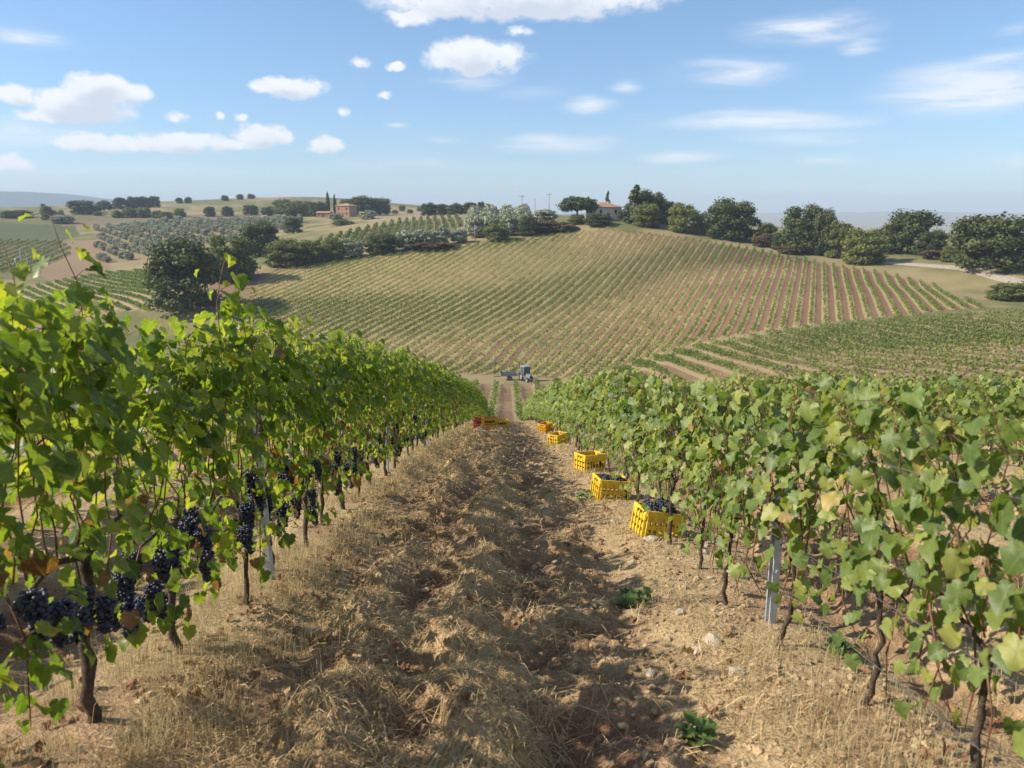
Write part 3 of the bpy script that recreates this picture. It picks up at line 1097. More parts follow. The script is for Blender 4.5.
far_rows('hillside_vine_rows', 'hill', .3, 10, .20, 1.1, 62, 'thin vine rows climbing the dry slope below the farmhouse', dens_hill, None, .15, .3)
far_rows('terrace_vine_rows', 'terr', .5, 6, .55, 1.6, 63, 'short dark vine rows on the slope behind the olive line', None, None, .3, .3)
far_rows('valley_vine_rows', 'left', .5, 5, .4, 1.0, 64, 'dark striped vine rows on the brown field by the insulator pole', None, None, .2, .3)
far_rows('lower_vine_rows', 'mid', .4, 10, .36, .8, 65, 'pale striped vine rows beside the dark oak', lambda x, y: np.full(len(x), .8), None, .15, .5)

# ------------------------------------------------------------------ dry grass, straw, clods, fallen leaves
def strands(name, n, place, hgt, wid, seed, mat, label, cat, lying=False, stops=None):
    rg = np.random.default_rng(seed)
    x, y, dn = place(n, rg)
    n = len(x)
    z = ground(x, y)
    L = rg.uniform(*hgt, n) * dn
    dist = np.hypot(x, y)
    W = rg.uniform(*wid, n) * np.maximum(1, dist / 6)
    a = rg.uniform(0, 2 * np.pi, n)
    d = np.stack([np.cos(a), np.sin(a)], 1)
    if lying:
        p0 = np.stack([x, y, z + .004], 1)
        x2, y2 = x + d[:, 0] * L, y + d[:, 1] * L
        z2 = ground(x2, y2) + rg.uniform(.005, .05, n)
        p2 = np.stack([x2, y2, z2], 1)
        p1 = (p0 + p2) / 2
        p1[:, 2] += rg.uniform(.005, .05, n)
    else:
        ln = np.abs(rg.normal(0, .5, n))
        p0 = np.stack([x, y, z - .01], 1)
        p1 = p0 + np.stack([d[:, 0] * L * ln * .25, d[:, 1] * L * ln * .25, L * .6], 1)
        p2 = p0 + np.stack([d[:, 0] * L * ln * .8, d[:, 1] * L * ln * .8, L * np.clip(1 - ln * .35, .3, 1)], 1)
    b = np.stack([-d[:, 1], d[:, 0], np.zeros(n)], 1)
    b2 = rg.normal(0, 1, (n, 3))
    b = b * .6 + b2 * .4
    b /= np.linalg.norm(b, axis=1)[:, None]
    w0 = (W / 2)[:, None]
    V = np.stack([p0 - b * w0, p0 + b * w0, p1 + b * w0 * .8, p1 - b * w0 * .8, p2], 1).reshape(-1, 3)
    o = (np.arange(n) * 5)[:, None]
    q = o + np.array([[0, 1, 2, 3]])
    tr = o + np.array([[3, 2, 4]])
    ti = np.repeat(np.clip(rg.normal(.55, .25, n), 0, 1), 5)
    ob = link(name, mesh_np(name, V, [q, tr], {'tint': ti}), [mat])
    return tag(ob, label, cat, kind='stuff')


def dist_y(n, rg, y0, y1):
    """more strands close by"""
    return y0 * (y1 / y0) ** rg.random(n)


def place_bank(n, rg):
    y = dist_y(n, rg, 1.7, 48)
    side = rg.random(n) < .66
    x = np.where(side, ROW_L + .12 + rg.normal(0, .33, n), ROW_R - .02 + rg.normal(0, .36, n))
    q = fbm(x / .35, y / .5, 201, 3)
    k = rg.random(n) < np.clip((q - np.where(side, .37, .42)) * 4.8, .03, 1)
    tall = np.where(side, 1.0, .72) * (.45 + 1.1 * fbm(x / .5, y / .7, 211, 2))
    return x[k], y[k], tall[k]


strands('dry_grass', 75000, place_bank, (.04, .18), (.0016, .0036), 71, M_grass, 'dry straw-coloured grass growing along the foot of the vine rows', 'dry grass')


def place_straw(n, rg):
    y = dist_y(n, rg, 1.8, 40)
    x = rg.uniform(ROW_L + .2, ROW_R - .1, n)
    q = fbm(x / .45, y / .6, 221, 3) * .7 + sstep(detail_z(x, y), -.03, .10) * .5
    k = rg.random(n) < np.clip((q - .42) * 2.4, .02, .9) * np.where(x > .45, .3, 1)
    x, y = x[k], y[k]
    return x, y, np.clip(.7 + y * .02, .7, 1.3)


strands('straw', 100000, place_straw, (.06, .26), (.0025, .005), 72, M_straw, 'loose cut straw lying over the ploughed ridges', 'straw', lying=True)


def place_side(n, rg):
    y = dist_y(n, rg, 1.8, 40)
    x = rg.uniform(ROW_R + .4, ROW_R + 5.5, n)
    q = fbm(x / .5, y / .7, 231, 3)
    k = rg.random(n) < np.clip((q - .40) * 4, .03, 1)
    return x[k], y[k], np.full(k.sum(), .8)


strands('sparse_grass', 45000, place_side, (.05, .2), (.0025, .005), 73, M_grass, 'sparse dry grass between the rows behind the picked vines', 'dry grass')

# crumbled clods and small stones
rg = np.random.default_rng(77)
bm = bmesh.new()
bmesh.ops.create_icosphere(bm, subdivisions=2, radius=1)
iv = np.array([v.co[:] for v in bm.verts])
itf = np.array([[v.index for v in f.verts] for f in bm.faces])
bm.free()


def clods(n, seed):
    rg = np.random.default_rng(seed)
    y = dist_y(n, rg, 1.8, 30)
    x = rg.uniform(ROW_L + .1, ROW_R + .5, n)
    s = .005 + .017 * rg.random(n) ** 3.0
    s *= np.clip(.8 + y * .05, 1, 2)
    k = rg.random(n) < .5 + .5 * sstep(x, .1, .7)
    x, y, s = x[k], y[k], s[k]
    n = len(x)
    z = ground(x, y) + s * .25
    off = 1 + rg.normal(0, .17, (n, len(iv)))
    sc = rg.uniform(.7, 1.35, (n, 1, 3)) * np.array([1, 1, .75])
    V = np.stack([x, y, z], 1)[:, None] + iv[None] * off[..., None] * sc * s[:, None, None]
    F = ((np.arange(n) * len(iv))[:, None, None] + itf[None]).reshape(-1, 3)
    return V.reshape(-1, 3), F


V, F = clods(12000, 78)
M_clod = simple_mat('dry_clod', (.27, .175, .10), .95, 0, .35, 3.0, bump=.5, col2=(.38, .28, .165))
tag(link('soil_clods', mesh_np('soil_clods', V, [F], smooth=False), [M_clod]), 'crumbled dry earth clods over the ploughed strip', 'clods', kind='stuff')

n = 2000
y = dist_y(n, rg, 1.8, 28)
x = np.where(rg.random(n) < .5, ROW_L + .5 + rg.normal(0, .5, n), rg.uniform(ROW_L, ROW_R + 4, n))
k = fbm(x / .7, y / .9, 241, 2) > .42
x, y = x[k], y[k]
n = len(x)
P = np.stack([x, y, ground(x, y) + .015], 1)
N = rg.normal(0, .45, (n, 3))
N[:, 2] = 1
T = rg.normal(0, 1, (n, 3))
V, F, tt, uv = leaves(P, T, N, rg.uniform(.03, .07, n), rg.uniform(.86, 1.0, n), rg, (T_mid, F_mid), 1.3)
M_fallen = leaf_mat('fallen_leaf', [(0.0, (.2, .12, .05)), (0.86, (.40, .28, .15)), (0.92, (.29, .16, .09)), (1.0, (.19, .085, .055))], .1, .7, .2)
tag(link('fallen_leaves', mesh_np('fallen_leaves', V, [F], {'tint': tt}, uv), [M_fallen]), 'withered russet vine leaves lying on the soil', 'fallen leaves', kind='stuff')

# ------------------------------------------------------------------ stones one can point at
def stone(u, v, Y, size, label, seed, group=None, x=None):
    rg = np.random.default_rng(seed)
    p = at(u, v, Y)
    px0 = p[0] if x is None else x
    s = size * rg.uniform(.8, 1.2, 3) * np.array([1, .8, .62])
    nz = 1 + rg.normal(0, .10, (len(iv), 1))
    Vv = iv * nz * s
    Vv[:, 2] = np.maximum(Vv[:, 2], -s[2] * .45)
    me = mesh_np('stone', Vv, [itf], smooth=False)
    o = link('stone', me, [M_stone], None, (px0, Y, gz(px0, Y) + s[2] * .3))
    o.rotation_euler = (0, 0, rg.uniform(0, 6.28))
    return tag(o, label, 'stone', group)


stone(650, 551, 6.6, .085, 'pale angular stone lying just below the nearest yellow crate', 1)
stone(712, 655, 4.1, .06, 'largest buff stone at the foot of the picked row', 2)
stone(697, 668, 3.95, .05, 'flat buff stone beside the shaded furrow edge', 3)
stone(735, 700, 3.55, .04, 'small buff stone at the lower edge of the furrow shade', 4)
stone(312, 642, 4.4, .035, 'pinkish small stone on the bank below the galvanised post', 5)
stone(650, 690, 3.7, .035, 'grey-tan stone in the shaded furrow', 6)
stone(680, 620, 4.6, .035, 'small pale stone near the green weed', 7)
for i in range(14):
    stone(0, 0, rnd.uniform(3.4, 9), rnd.uniform(.02, .045), 'little buff stone among dry grass at the foot of the picked vines', 20 + i, 'little stones under the picked row', x=ROW_R + rnd.uniform(-.45, .3))

# ------------------------------------------------------------------ green weeds
M_weed = leaf_mat('weed_leaf', [(0, (.07, .13, .035)), (1, (.17, .25, .075))], .35, .5, .4)


def weed(x, y, r, label, seed, big=False):
    rg = np.random.default_rng(seed)
    n = 26
    a = rg.uniform(0, 6.28, n)
    rad = r * np.sqrt(rg.random(n))
    P = np.stack([np.cos(a) * rad, np.sin(a) * rad, rg.uniform(.01, .09, n)], 1)
    N = rg.normal(0, .4, (n, 3))
    N[:, 2] = 1
    T = np.stack([np.cos(a), np.sin(a), rg.uniform(-.2, .3, n)], 1) + rg.normal(0, .3, (n, 3))
    V, F, tt, uv = leaves(P, T, N, rg.uniform(.04, .07, n) * (1.0 if not big else 1.15), rg.random(n), rg, (T_full, F_full), .6)
    root = thing('weed', label, 'weed', (x, y, gz(x, y)))
    link('foliage', mesh_np('weed_foliage', V, [F], {'tint': tt}, uv, smooth=True), [M_weed], root)
    sb = MB()
    for i in range(0, n, 3):
        sb.tube([(0, 0, -.02), tuple(P[i] * np.array([.5, .5, .9])), tuple(P[i])], .002, 4)
    sb.obj('stem', M_cane, root)


p = at(655, 594, 5.05)
weed(.86, 5.0, .085, 'low green weed growing at the edge of the furrow shade', 5, True)
weed(.78, 2.93, .035, 'sprig of green leaves on the soil at the bottom edge', 6)
weed(.95, 9.0, .10, 'small green weed by the second yellow crate', 7)
weed(1.80, 3.9, .05, 'green weed under the picked vines by their post', 8)
weed(3.1, 5.6, .16, 'bushy green weed in the aisle behind the picked row', 9, True)

# ------------------------------------------------------------------ posts and wires
def post(x, y, h, label, group=None, z=None):
    """cold-rolled steel section with lips"""
    mb = MB()
    w_, d_ = .030, .022
    prof = [(-w_, d_), (-w_, -d_), (w_, -d_), (w_, d_), (w_ - .010, d_), (w_ - .010, d_ - .004), (w_ - .004, d_ - .004), (w_ - .004, -d_ + .004), (-w_ + .004, -d_ + .004), (-w_ + .004, d_ - .004), (-w_ + .010, d_ - .004), (-w_ + .010, d_)]
    n = len(prof)
    pts = [(a, b, -.35) for a, b in prof] + [(a, b, h) for a, b in prof]
    mb.poly(pts, [(i, (i + 1) % n, n + (i + 1) % n, n + i) for i in range(n)])
    for k in range(7):          # wire hooks
        for s in (-1, 1) if .38 + k * .22 < h else ():
            mb.box((s * (w_ + .004), 0, .35 + k * .22), (.008, .012, .02))
    root = thing('trellis_post', label, 'post', (x, y, gz(x, y)), 0, group)
    root.rotation_euler = (rnd.uniform(-.015, .015), rnd.uniform(-.03, .03), rnd.uniform(-.2, .2) + math.pi / 2)
    mb.obj('post_section', M_galv, root)
    return root


LP = [5.45, 11.1, 16.8, 22.5, 28.2, 33.9, 39.6, 45.3]
RP = [4.42, 10.1, 15.8, 21.5, 27.2, 32.9, 38.6, 44.3]
for i, yv in enumerate(LP):
    post(ROW_L + .01, yv, 1.35, ['galvanised post nearest in the unpicked row, bare at its foot', 'galvanised post second up the unpicked row, behind withered leaves', 'galvanised post third up the unpicked row'][i] if i < 3 else 'galvanised trellis post far up the unpicked row', None if i < 3 else 'far posts of the unpicked row')
for i, yv in enumerate(RP):
    post(ROW_R + .17, yv, .95, ['galvanised post nearest in the picked row, foot showing below leaves', 'galvanised post standing just behind the second yellow crate'][i] if i < 2 else 'galvanised trellis post far up the picked row', None if i < 2 else 'far posts of the picked row')
for i, yv in enumerate((6.5, 12.2, 17.9, 23.6)):
    post(ROW_R + SP, yv, 1.1, 'galvanised trellis post in the row behind the picked row', 'posts of the row behind the picked row')


def wire(xr, z, y0, y1, label, group):
    yy = np.arange(y0, y1, 1.4)
    zz = near_z(0, yy) + z if abs(xr) < 5 else ground(np.full(len(yy), xr), yy) + z
    mb = MB()
    mb.tube([(xr, a, b) for a, b in zip(yy, zz)], .0013, 4)
    o = mb.obj('trellis_wire', M_wire)
    tag(o, label, 'wire', group)


for xr, nm, hs in ((ROW_L, 'unpicked', ((.80, 'lowest'), (1.2, 'middle'), (1.6, 'top'))), (ROW_R, 'picked', ((.45, 'lowest'), (.72, 'middle'), (1.25, 'top')))):
    for z, wd in hs:
        wire(xr, z, -1, 58, f'thin steel trellis wire, {wd} of the {nm} row', None)
wire(ROW_R + SP, .55, 0, 50, 'thin steel trellis wire of the row behind the picked row', None)

# ------------------------------------------------------------------ harvest crates
def crate(x, y, rz, mat, label, full, seed, z=None, tilt=0.0, group=None, size=(.38, .30, .25)):
    rg = random.Random(seed)
    L, W, H = size
    if z is None or y > 20:
        z = max(gz(x + a * L * .42 * math.cos(rz) - b * W * .42 * math.sin(rz), y + a * L * .42 * math.sin(rz) + b * W * .42 * math.cos(rz)) for a, b in ((0, 0), (1, 1), (1, -1), (-1, 1), (-1, -1))) - (.03 if y < 20 else -.02)
    root = thing('harvest_crate', label, 'crate', (x, y, (gz(x, y) if z is None else z) + .01), rz, group)
    root.rotation_euler = (rg.uniform(-.03, .03) - .05, tilt, rz)
    th = .014
    fl = MB()
    fl.box((0, 0, .012), (L * .90, W * .88, .018), bevel=.003)
    for i in range(6):
        fl.box((-L * .38 + i * L * .152, 0, .004), (.012, W * .8, .008))
    fl.obj('floor_panel', mat, root)

    def panel(nm, along, across, dist, axis, grip):
        mb = MB()
        for k, zz in enumerate((.03, .10, .17)):                 # slatted walls with ribs
            c = [0, 0, zz]
            c[axis] = dist * (.95 + .05 * zz / H)
            s = [along * .94, along * .94, .045]
            s[axis] = th * .7
            mb.box(c, s, bevel=.003)
        rim_z = H - .03
        if grip:
            for sgn in (-1, 1):
                c = [0, 0, rim_z - .02]
                c[axis] = dist
                c[1 - axis] = sgn * along * .34
                s = [along * .30, along * .30, .075]
                s[axis] = th
                mb.box(c, s, bevel=.003)
            c = [0, 0, H - .012]
            c[axis] = dist
            s = [along, along, .026]
            s[axis] = th * 1.7
            mb.box(c, s, bevel=.004)
        else:
            c = [0, 0, rim_z]
            c[axis] = dist
            s = [along, along, .058]
            s[axis] = th * 1.4
            mb.box(c, s, bevel=.004)
        nrib = 7 if axis == 1 else 5
        for i in range(nrib):
            c = [0, 0, H * .44]
            c[axis] = dist + (.004 if dist > 0 else -.004)
            c[1 - axis] = -along * .45 + along * .9 * i / (nrib - 1)
            s = [.014, .014, H * .84]
            s[axis] = th * 1.25
            mb.box(c, s)
        mb.obj(nm, mat, root)

    panel('side_panel', L - .02, W, W / 2 - .01, 1, False)
    panel('side_panel', L - .02, W, -W / 2 + .01, 1, False)
    panel('end_panel', W - .01, L, L / 2 - .008, 0, True)
    panel('end_panel', W - .01, L, -L / 2 + .008, 0, True)
    if full:
        cells = [(i, j) for i in range(5) for j in range(3)]
        for (i, j) in cells:
            b = link('grape_bunch', BUN[rg.randrange(4)], [], None)
            b.parent = root
            b.location = (-L * .37 + i * L * .185 + rg.uniform(-.02, .02), -W * .28 + j * W * .28 + rg.uniform(-.02, .02), full + rg.uniform(-.02, .03))
            b.rotation_euler = (0, R(-90 if i < 2.5 else 90) * rg.uniform(.8, 1.0), rg.uniform(-.3, .3))
            b.scale = (1.1, 1.1, .8)
    return root


crate(1.33, 6.75, R(12), M_crY, 'nearest yellow plastic crate, heaped with dark grapes', .255, 1, tilt=R(11))
crate(1.20, 8.95, R(12), M_crY, 'second yellow crate up the row, dark grapes just showing over its rim', .215, 2, tilt=R(8))
crate(1.24, 11.5, R(30), M_crY, 'third yellow crate up the row, by a tuft of dry grass', .12, 3, tilt=R(4))
crate(1.16, 17.6, R(50), M_crY, 'fourth yellow crate up the row, small against the leaves', .12, 4)
crate(1.14, 22.8, R(50), M_crO, 'farthest amber crate under the picked row', .12, 5)
yc = 27.4
crate(-.92, yc + .1, R(8), M_crR, 'red crate in the cluster at the end of the ploughed strip', .2, 6, size=(.52, .34, .33), z=gz(-.5, yc) + .03)
crate(-.60, yc - .5, R(14), M_crO, 'amber crate standing before the red one in the far cluster', .2, 7, size=(.52, .34, .33), z=gz(-.5, yc) + .03)
crate(-.22, yc - .3, R(10), M_crY, 'yellow crate beside the amber one in the far cluster', .2, 8, size=(.52, .34, .33), z=gz(-.5, yc) + .03)
g0 = gz(-1.0, yc + .5)
crate(-.58, yc + .5, R(3), M_crR, 'dull red crate behind the amber one in the far cluster', .2, 9, size=(.52, .34, .33), z=gz(-.5, yc) + .03)

# ------------------------------------------------------------------ trees
def crown_mesh(kind, seed):
    """unit crown: about 1 wide, 0..1 high, built of leaf clumps"""
    rg = np.random.default_rng(seed)
    P, N, S, Ti = [], [], [], []
    lobes = []
    if kind in ('oak', 'bush', 'olive', 'dry'):
        nl = {'oak': 26, 'bush': 20, 'olive': 20, 'dry': 16}[kind]
        zb = {'oak': .02, 'bush': -.02, 'olive': .06, 'dry': .0}[kind]
        for i in range(nl):
            a = rg.uniform(0, 6.28)
            f = rg.random()
            z = zb + .1 + (1 - zb - .22) * f
            prof = math.sin(math.pi * min(1, (.30 + .60 * f))) ** .6
            rad = .36 * prof * rg.uniform(.45, 1.05)
            lobes.append((rad * math.cos(a), rad * math.sin(a), z, rg.uniform(.10, .19), rg.uniform(-.18, .18)))
        for zz, rr0, cnt in ((.16, .30, 8), (.42, .36, 9), (.68, .30, 7)):
            for i in range(cnt):
                a = i * 6.28 / cnt + rg.uniform(-.3, .3)
                q = rr0 * rg.uniform(.8, 1.08)
                lobes.append((q * math.cos(a), q * math.sin(a), zb + zz * (1 - zb) + rg.uniform(-.05, .05), rg.uniform(.10, .16), rg.uniform(-.15, .15)))
        lobes.append((0, 0, (1 + zb) / 2, .27, -.2))
    elif kind == 'pine':
        for i in range(24):
            a = rg.uniform(0, 6.28)
            rad = .38 * math.sqrt(rg.random())
            lobes.append((rad * math.cos(a), rad * math.sin(a), .76 - rad * .6 + rg.uniform(-.10, .05), rg.uniform(.13, .18), rg.uniform(-.15, .15)))
    elif kind == 'cypress':
        for i in range(26):
            f = i / 25
            a = rg.uniform(0, 6.28)
            wv = .30 * math.sin(math.pi * (.15 + .8 * f)) ** .8
            lobes.append((wv * .5 * math.cos(a), wv * .5 * math.sin(a), .06 + .88 * f, .05 + wv * .45, rg.uniform(-.15, .15)))
    else:  # conifer: ragged tiers
        for i in range(34):
            f = rg.random()
            a = rg.uniform(0, 6.28)
            wv = .40 * (1 - f) ** .8 + .05
            lobes.append((wv * math.cos(a) * rg.uniform(.3, 1), wv * math.sin(a) * rg.uniform(.3, 1), .08 + .86 * f, .06 + .10 * (1 - f), rg.uniform(-.15, .15)))
    size = {'oak': .026, 'bush': .031, 'olive': .05, 'dry': .05, 'pine': .04, 'cypress': .05, 'conifer': .042}[kind]
    per = {'oak': 190, 'bush': 180, 'olive': 75, 'dry': 70, 'pine': 130, 'cypress': 70, 'conifer': 85}[kind]
    for (x0, y0, z0, r0, tv) in lobes:
        n = int(per * (r0 / .14) ** 1.6) + 25
        d = rg.normal(0, 1, (n, 3))
        d /= np.linalg.norm(d, axis=1)[:, None]
        rad = r0 * (rg.random(n) ** .38) * (1 + rg.normal(0, .16, n))
        q = np.array([x0, y0, z0]) + d * rad[:, None] * np.array([1, 1, .82])
        P.append(q)
        N.append(d + rg.normal(0, .55, (n, 3)))
        S.append(rg.uniform(.7, 1.4, n) * size)
        Ti.append(np.clip(.45 + tv + rg.normal(0, .16, n), 0, 1))
    P, N, S, Ti = np.concatenate(P), np.concatenate(N), np.concatenate(S), np.concatenate(Ti)
    P[:, 2] = np.maximum(P[:, 2], .01)
    T = rg.normal(0, 1, P.shape)
    V, F, tt, uv = leaves(P, T, N, S, Ti, rg, (T_quad, F_quad), .6)
    me = mesh_np(kind + '_crown', V, [F], {'tint': tt})
    me.materials.append({'oak': M_oak, 'bush': M_bush, 'olive': M_olive, 'dry': M_dry, 'pine': M_pine, 'cypress': M_oak, 'conifer': M_oak}[kind])
    tb = MB()
    zt = {'oak': .6, 'bush': .35, 'olive': .5, 'dry': .3, 'pine': .72, 'cypress': .5, 'conifer': .85}[kind]
    r0 = {'oak': .035, 'bush': .016, 'olive': .035, 'dry': .012, 'pine': .026, 'cypress': .03, 'conifer': .024}[kind]
    tb.tube([(0, 0, -.06), (.004, .004, .05), (rg.uniform(-.02, .02), rg.uniform(-.02, .02), zt * .5), (rg.uniform(-.03, .03), rg.uniform(-.03, .03), zt)], [r0 * 1.4, r0, r0 * .8, r0 * .4], 7)
    if kind not in ('cypress',):
        for i in range(6):
            x0, y0, z0, rr0, tv = lobes[(i * 3) % len(lobes)]
            tb.tube([(0, 0, zt * .45), (x0 * .4, y0 * .4, zt * .45 + (z0 - zt * .45) * .6), (x0 * .85, y0 * .85, max(z0, zt * .4))], [r0 * .55, r0 * .4, r0 * .15], 5)
    tm = tb.mesh(kind + '_trunk')
    tm.materials.append(M_bark)
    return me, tm


KINDS = {k: [crown_mesh(k, 500 + 31 * i + hash_) for i in range(n)] for k, n, hash_ in (('oak', 5, 1), ('bush', 5, 2), ('olive', 5, 3), ('dry', 2, 4), ('pine', 1, 5), ('cypress', 1, 6), ('conifer', 1, 7))}
NAME = {'oak': ('oak_tree', 'tree'), 'bush': ('bush', 'bush'), 'olive': ('olive_tree', 'olive tree'), 'dry': ('dry_bush', 'bush'), 'pine': ('umbrella_pine_tree', 'tree'), 'cypress': ('cypress_tree', 'tree'), 'conifer': ('conifer_tree', 'tree')}
tree_n = 0


def tree(kind, u, v, Y, wpx, hpx, label, group=None, xy=None, size=None, sink=0.02):
    global tree_n
    tree_n += 1
    rg = random.Random(tree_n * 7 + 3)
    if xy is None:
        p = at(u, v, Y)
        x, y = p[0], p[1]
        zt = at(u, v - hpx, Y)[2]
        z = gz(x, y)
        H = max(zt - z, hpx * Y / FPX * .75)
        H = min(H, hpx * Y / FPX * 1.5)
        W = wpx * Y / FPX
    else:
        x, y = xy
        z = gz(x, y)
        W, H = size
    nm, cat = NAME[kind]
    root = thing(nm, label, cat, (x, y, z - H * sink), rg.uniform(0, 6.28), group)
    cm, tm = KINDS[kind][tree_n % len(KINDS[kind])]
    c = link('crown', cm, [], root)
    t_ = link('trunk', tm, [], root)
    ws = W * {'cypress': 1.5, 'pine': 1.12, 'conifer': 1.5}.get(kind, 1.1)
    for o in (c, t_):
        o.scale = (ws, ws, H)
    return root


# ridge on the right, from the house outwards
tree('pine', 577, 221, 280, 36, 31, 'flat-topped umbrella pine beside the farmhouse')
tree('conifer', 608, 219, 305, 9, 29, 'slim pointed conifer showing above the farmhouse roof')
tree('conifer', 637, 224, 276, 28, 40, 'tall ragged dark conifer just right of the farmhouse')
tree('oak', 648, 226, 279, 34, 40, 'dark broad tree against the tall ragged conifer')
tree('bush', 646, 226, 268, 30, 23, 'mid green bush in front of the tall conifer')
tree('oak', 668, 230, 285, 34, 34, 'dark tree behind the olive-green bush on the ridge')
tree('bush', 684, 233, 262, 34, 32, 'olive-green round bush on the ridge, left of the lone dark oak')
tree('olive', 705, 235, 265, 16, 25, 'pale grey-green bush against the lone dark oak')
tree('oak', 731, 238, 255, 54, 44, 'lone rounded dark oak on the bare ridge')
tree('bush', 766, 246, 250, 22, 24, 'pale low bush on the ridge, between the two dark oaks')
tree('dry', 762, 247, 243, 20, 14, 'brownish scrub below the pale low bush')
tree('oak', 780, 250, 238, 18, 18, 'small dark shrub at the foot of the twin-headed oak')
tree('oak', 803, 253, 235, 50, 50, 'twin-headed dark oak, third along the ridge')
tree('oak', 822, 258, 230, 26, 54, 'narrow dark oak joined to the twin-headed one')
tree('bush', 839, 259, 226, 30, 39, 'bright green small tree beside the twin-headed oak')
tree('bush', 863, 268, 216, 46, 40, 'yellowish-green bush at the top corner of the vineyard')
tree('oak', 908, 255, 232, 60, 46, 'dusky loose-crowned oak beyond the gravel road')
tree('bush', 888, 257, 236, 30, 34, 'grey-green tree on the near flank of the dusky oak')
tree('oak', 930, 261, 224, 30, 34, 'smaller green oak between the dusky oak and the biggest oak')
tree('oak', 987, 270, 190, 76, 64, 'biggest dark oak, rounded, beside the gravel road')
tree('bush', 951, 264, 206, 22, 18, 'low green shrub by the biggest oak')
tree('dry', 940, 262, 215, 40, 12, 'brown dry scrub on the road bank')
tree('dry', 1010, 272, 192, 34, 18, 'brown dry scrub at the foot of the biggest oak')
tree('bush', 1012, 291, 160, 50, 12, 'low green bramble below the gravel road')
tree('bush', 1052, 296, 160, 60, 22, 'green bramble at the road bend')
tree('dry', 790, 254, 232, 26, 10, 'low dry scrub under the twin-headed oak')
tree('oak', 598, 230, 270, 30, 15, 'dark clipped shrub in front of the farmhouse')
tree('bush', 577, 224, 276, 18, 10, 'low green shrub under the umbrella pine')
tree('dry', 548, 233, 272, 44, 13, 'brown scrub bank between the olives and the farmhouse')
tree('dry', 566, 232, 268, 24, 9, 'small brown scrub below the umbrella pine')
tree('olive', 545, 215, 310, 24, 10, 'grey-green shrub beside the low shed')
# hollow on the left of the hill
tree('oak', 187, 306, 190, 80, 70, 'big dark oak standing in the hollow left of the hill')
tree('bush', 232, 276, 218, 50, 42, 'olive-green broad bush right behind the big dark oak')
tree('oak', 259, 248, 270, 42, 31, 'dark oak behind the olive-green broad bush')
tree('bush', 286, 266, 236, 44, 28, 'light green bush at the left corner of the hill vineyard')
tree('bush', 312, 262, 240, 30, 22, 'green bush next to the corner of the hill vineyard')
tree('oak', 294, 236, 340, 20, 19, 'small round dark tree below the orange house')
tree('bush', 334, 259, 243, 24, 22, 'green bush at the start of the olive line')
for i, (u, v, Y, a, b_) in enumerate(((352, 256, 246, 24, 19), (407, 248, 254, 24, 20), (423, 246, 256, 22, 19), (441, 244, 258, 20, 18), (459, 243, 260, 18, 16))):
    tree('olive', u, v, Y, a, b_, 'silvery round olive tree in the line along the top of the hill vineyard', 'olives lining the hill vineyard')
tree('oak', 381, 255, 250, 36, 24, 'dark green bush breaking the line of silvery olives')
tree('dry', 432, 250, 253, 50, 9, 'brown scrub strip under the silvery olives')
tree('bush', 497, 243, 260, 28, 20, 'dull green bush at the foot of the olive columns')
tree('oak', 528, 237, 266, 22, 22, 'dark green bush closing the olive columns')
for ci, u0 in enumerate((475, 490, 507, 523)):
    for k in range(9):
        Y = 270 + k * 8.5
        v = 243 - k * 3.6 - (ci * 1.5)
        q_ = at(u0 + rnd.uniform(-1.5, 1.5), v, Y)
        tree('olive', 0, 0, 0, 0, 0, 'silvery olive tree in the columns climbing beside the farmhouse ridge', 'olives in climbing columns', (q_[0], q_[1]), (rnd.uniform(6.4, 7.4), rnd.uniform(6.6, 7.8)))
# trees behind the terrace vineyard and round the orange house
for i, (u, v, Y, a, b_, lb) in enumerate(((429, 217, 430, 17, 16, 'dark round tree at the near end of the far tree belt'), (441, 218, 430, 18, 16, 'second dark tree in the far tree belt'), (456, 219, 425, 18, 17, 'third dark tree in the far tree belt'),
                                    (470, 218, 425, 18, 16, 'fourth dark tree in the far tree belt'), (481, 215, 430, 9, 14, 'slim dark tree at the end of the far tree belt'))):
    tree('oak', u, v, Y, a, b_, lb)
tree('oak', 365, 212, 500, 34, 18, 'wide dark tree behind the orange house')
tree('oak', 380, 212, 510, 22, 17, 'dark tree on the far flank of the orange house')
tree('oak', 350, 207, 540, 22, 12, 'dark tree peeping over the orange house roof')
tree('bush', 300, 213, 520, 34, 14, 'olive-green tree group edge by the two cypresses')
tree('oak', 318, 216, 500, 20, 15, 'dark tree between the cypresses and the orange house')
tree('bush', 283, 211, 560, 26, 13, 'green tree on the pasture above the white vans')
tree('cypress', 328, 211, 510, 5, 19, 'taller of the two dark cypresses by the orange house')
tree('cypress', 335, 210, 512, 4, 16, 'shorter of the two dark cypresses by the orange house')
tree('olive', 368, 224, 440, 18, 12, 'silvery tree in front of the orange house')
tree('olive', 336, 222, 455, 14, 8, 'silvery shrub before the ochre shed')
tree('bush', 343, 227, 400, 22, 8, 'green hedge bush below the orange house')
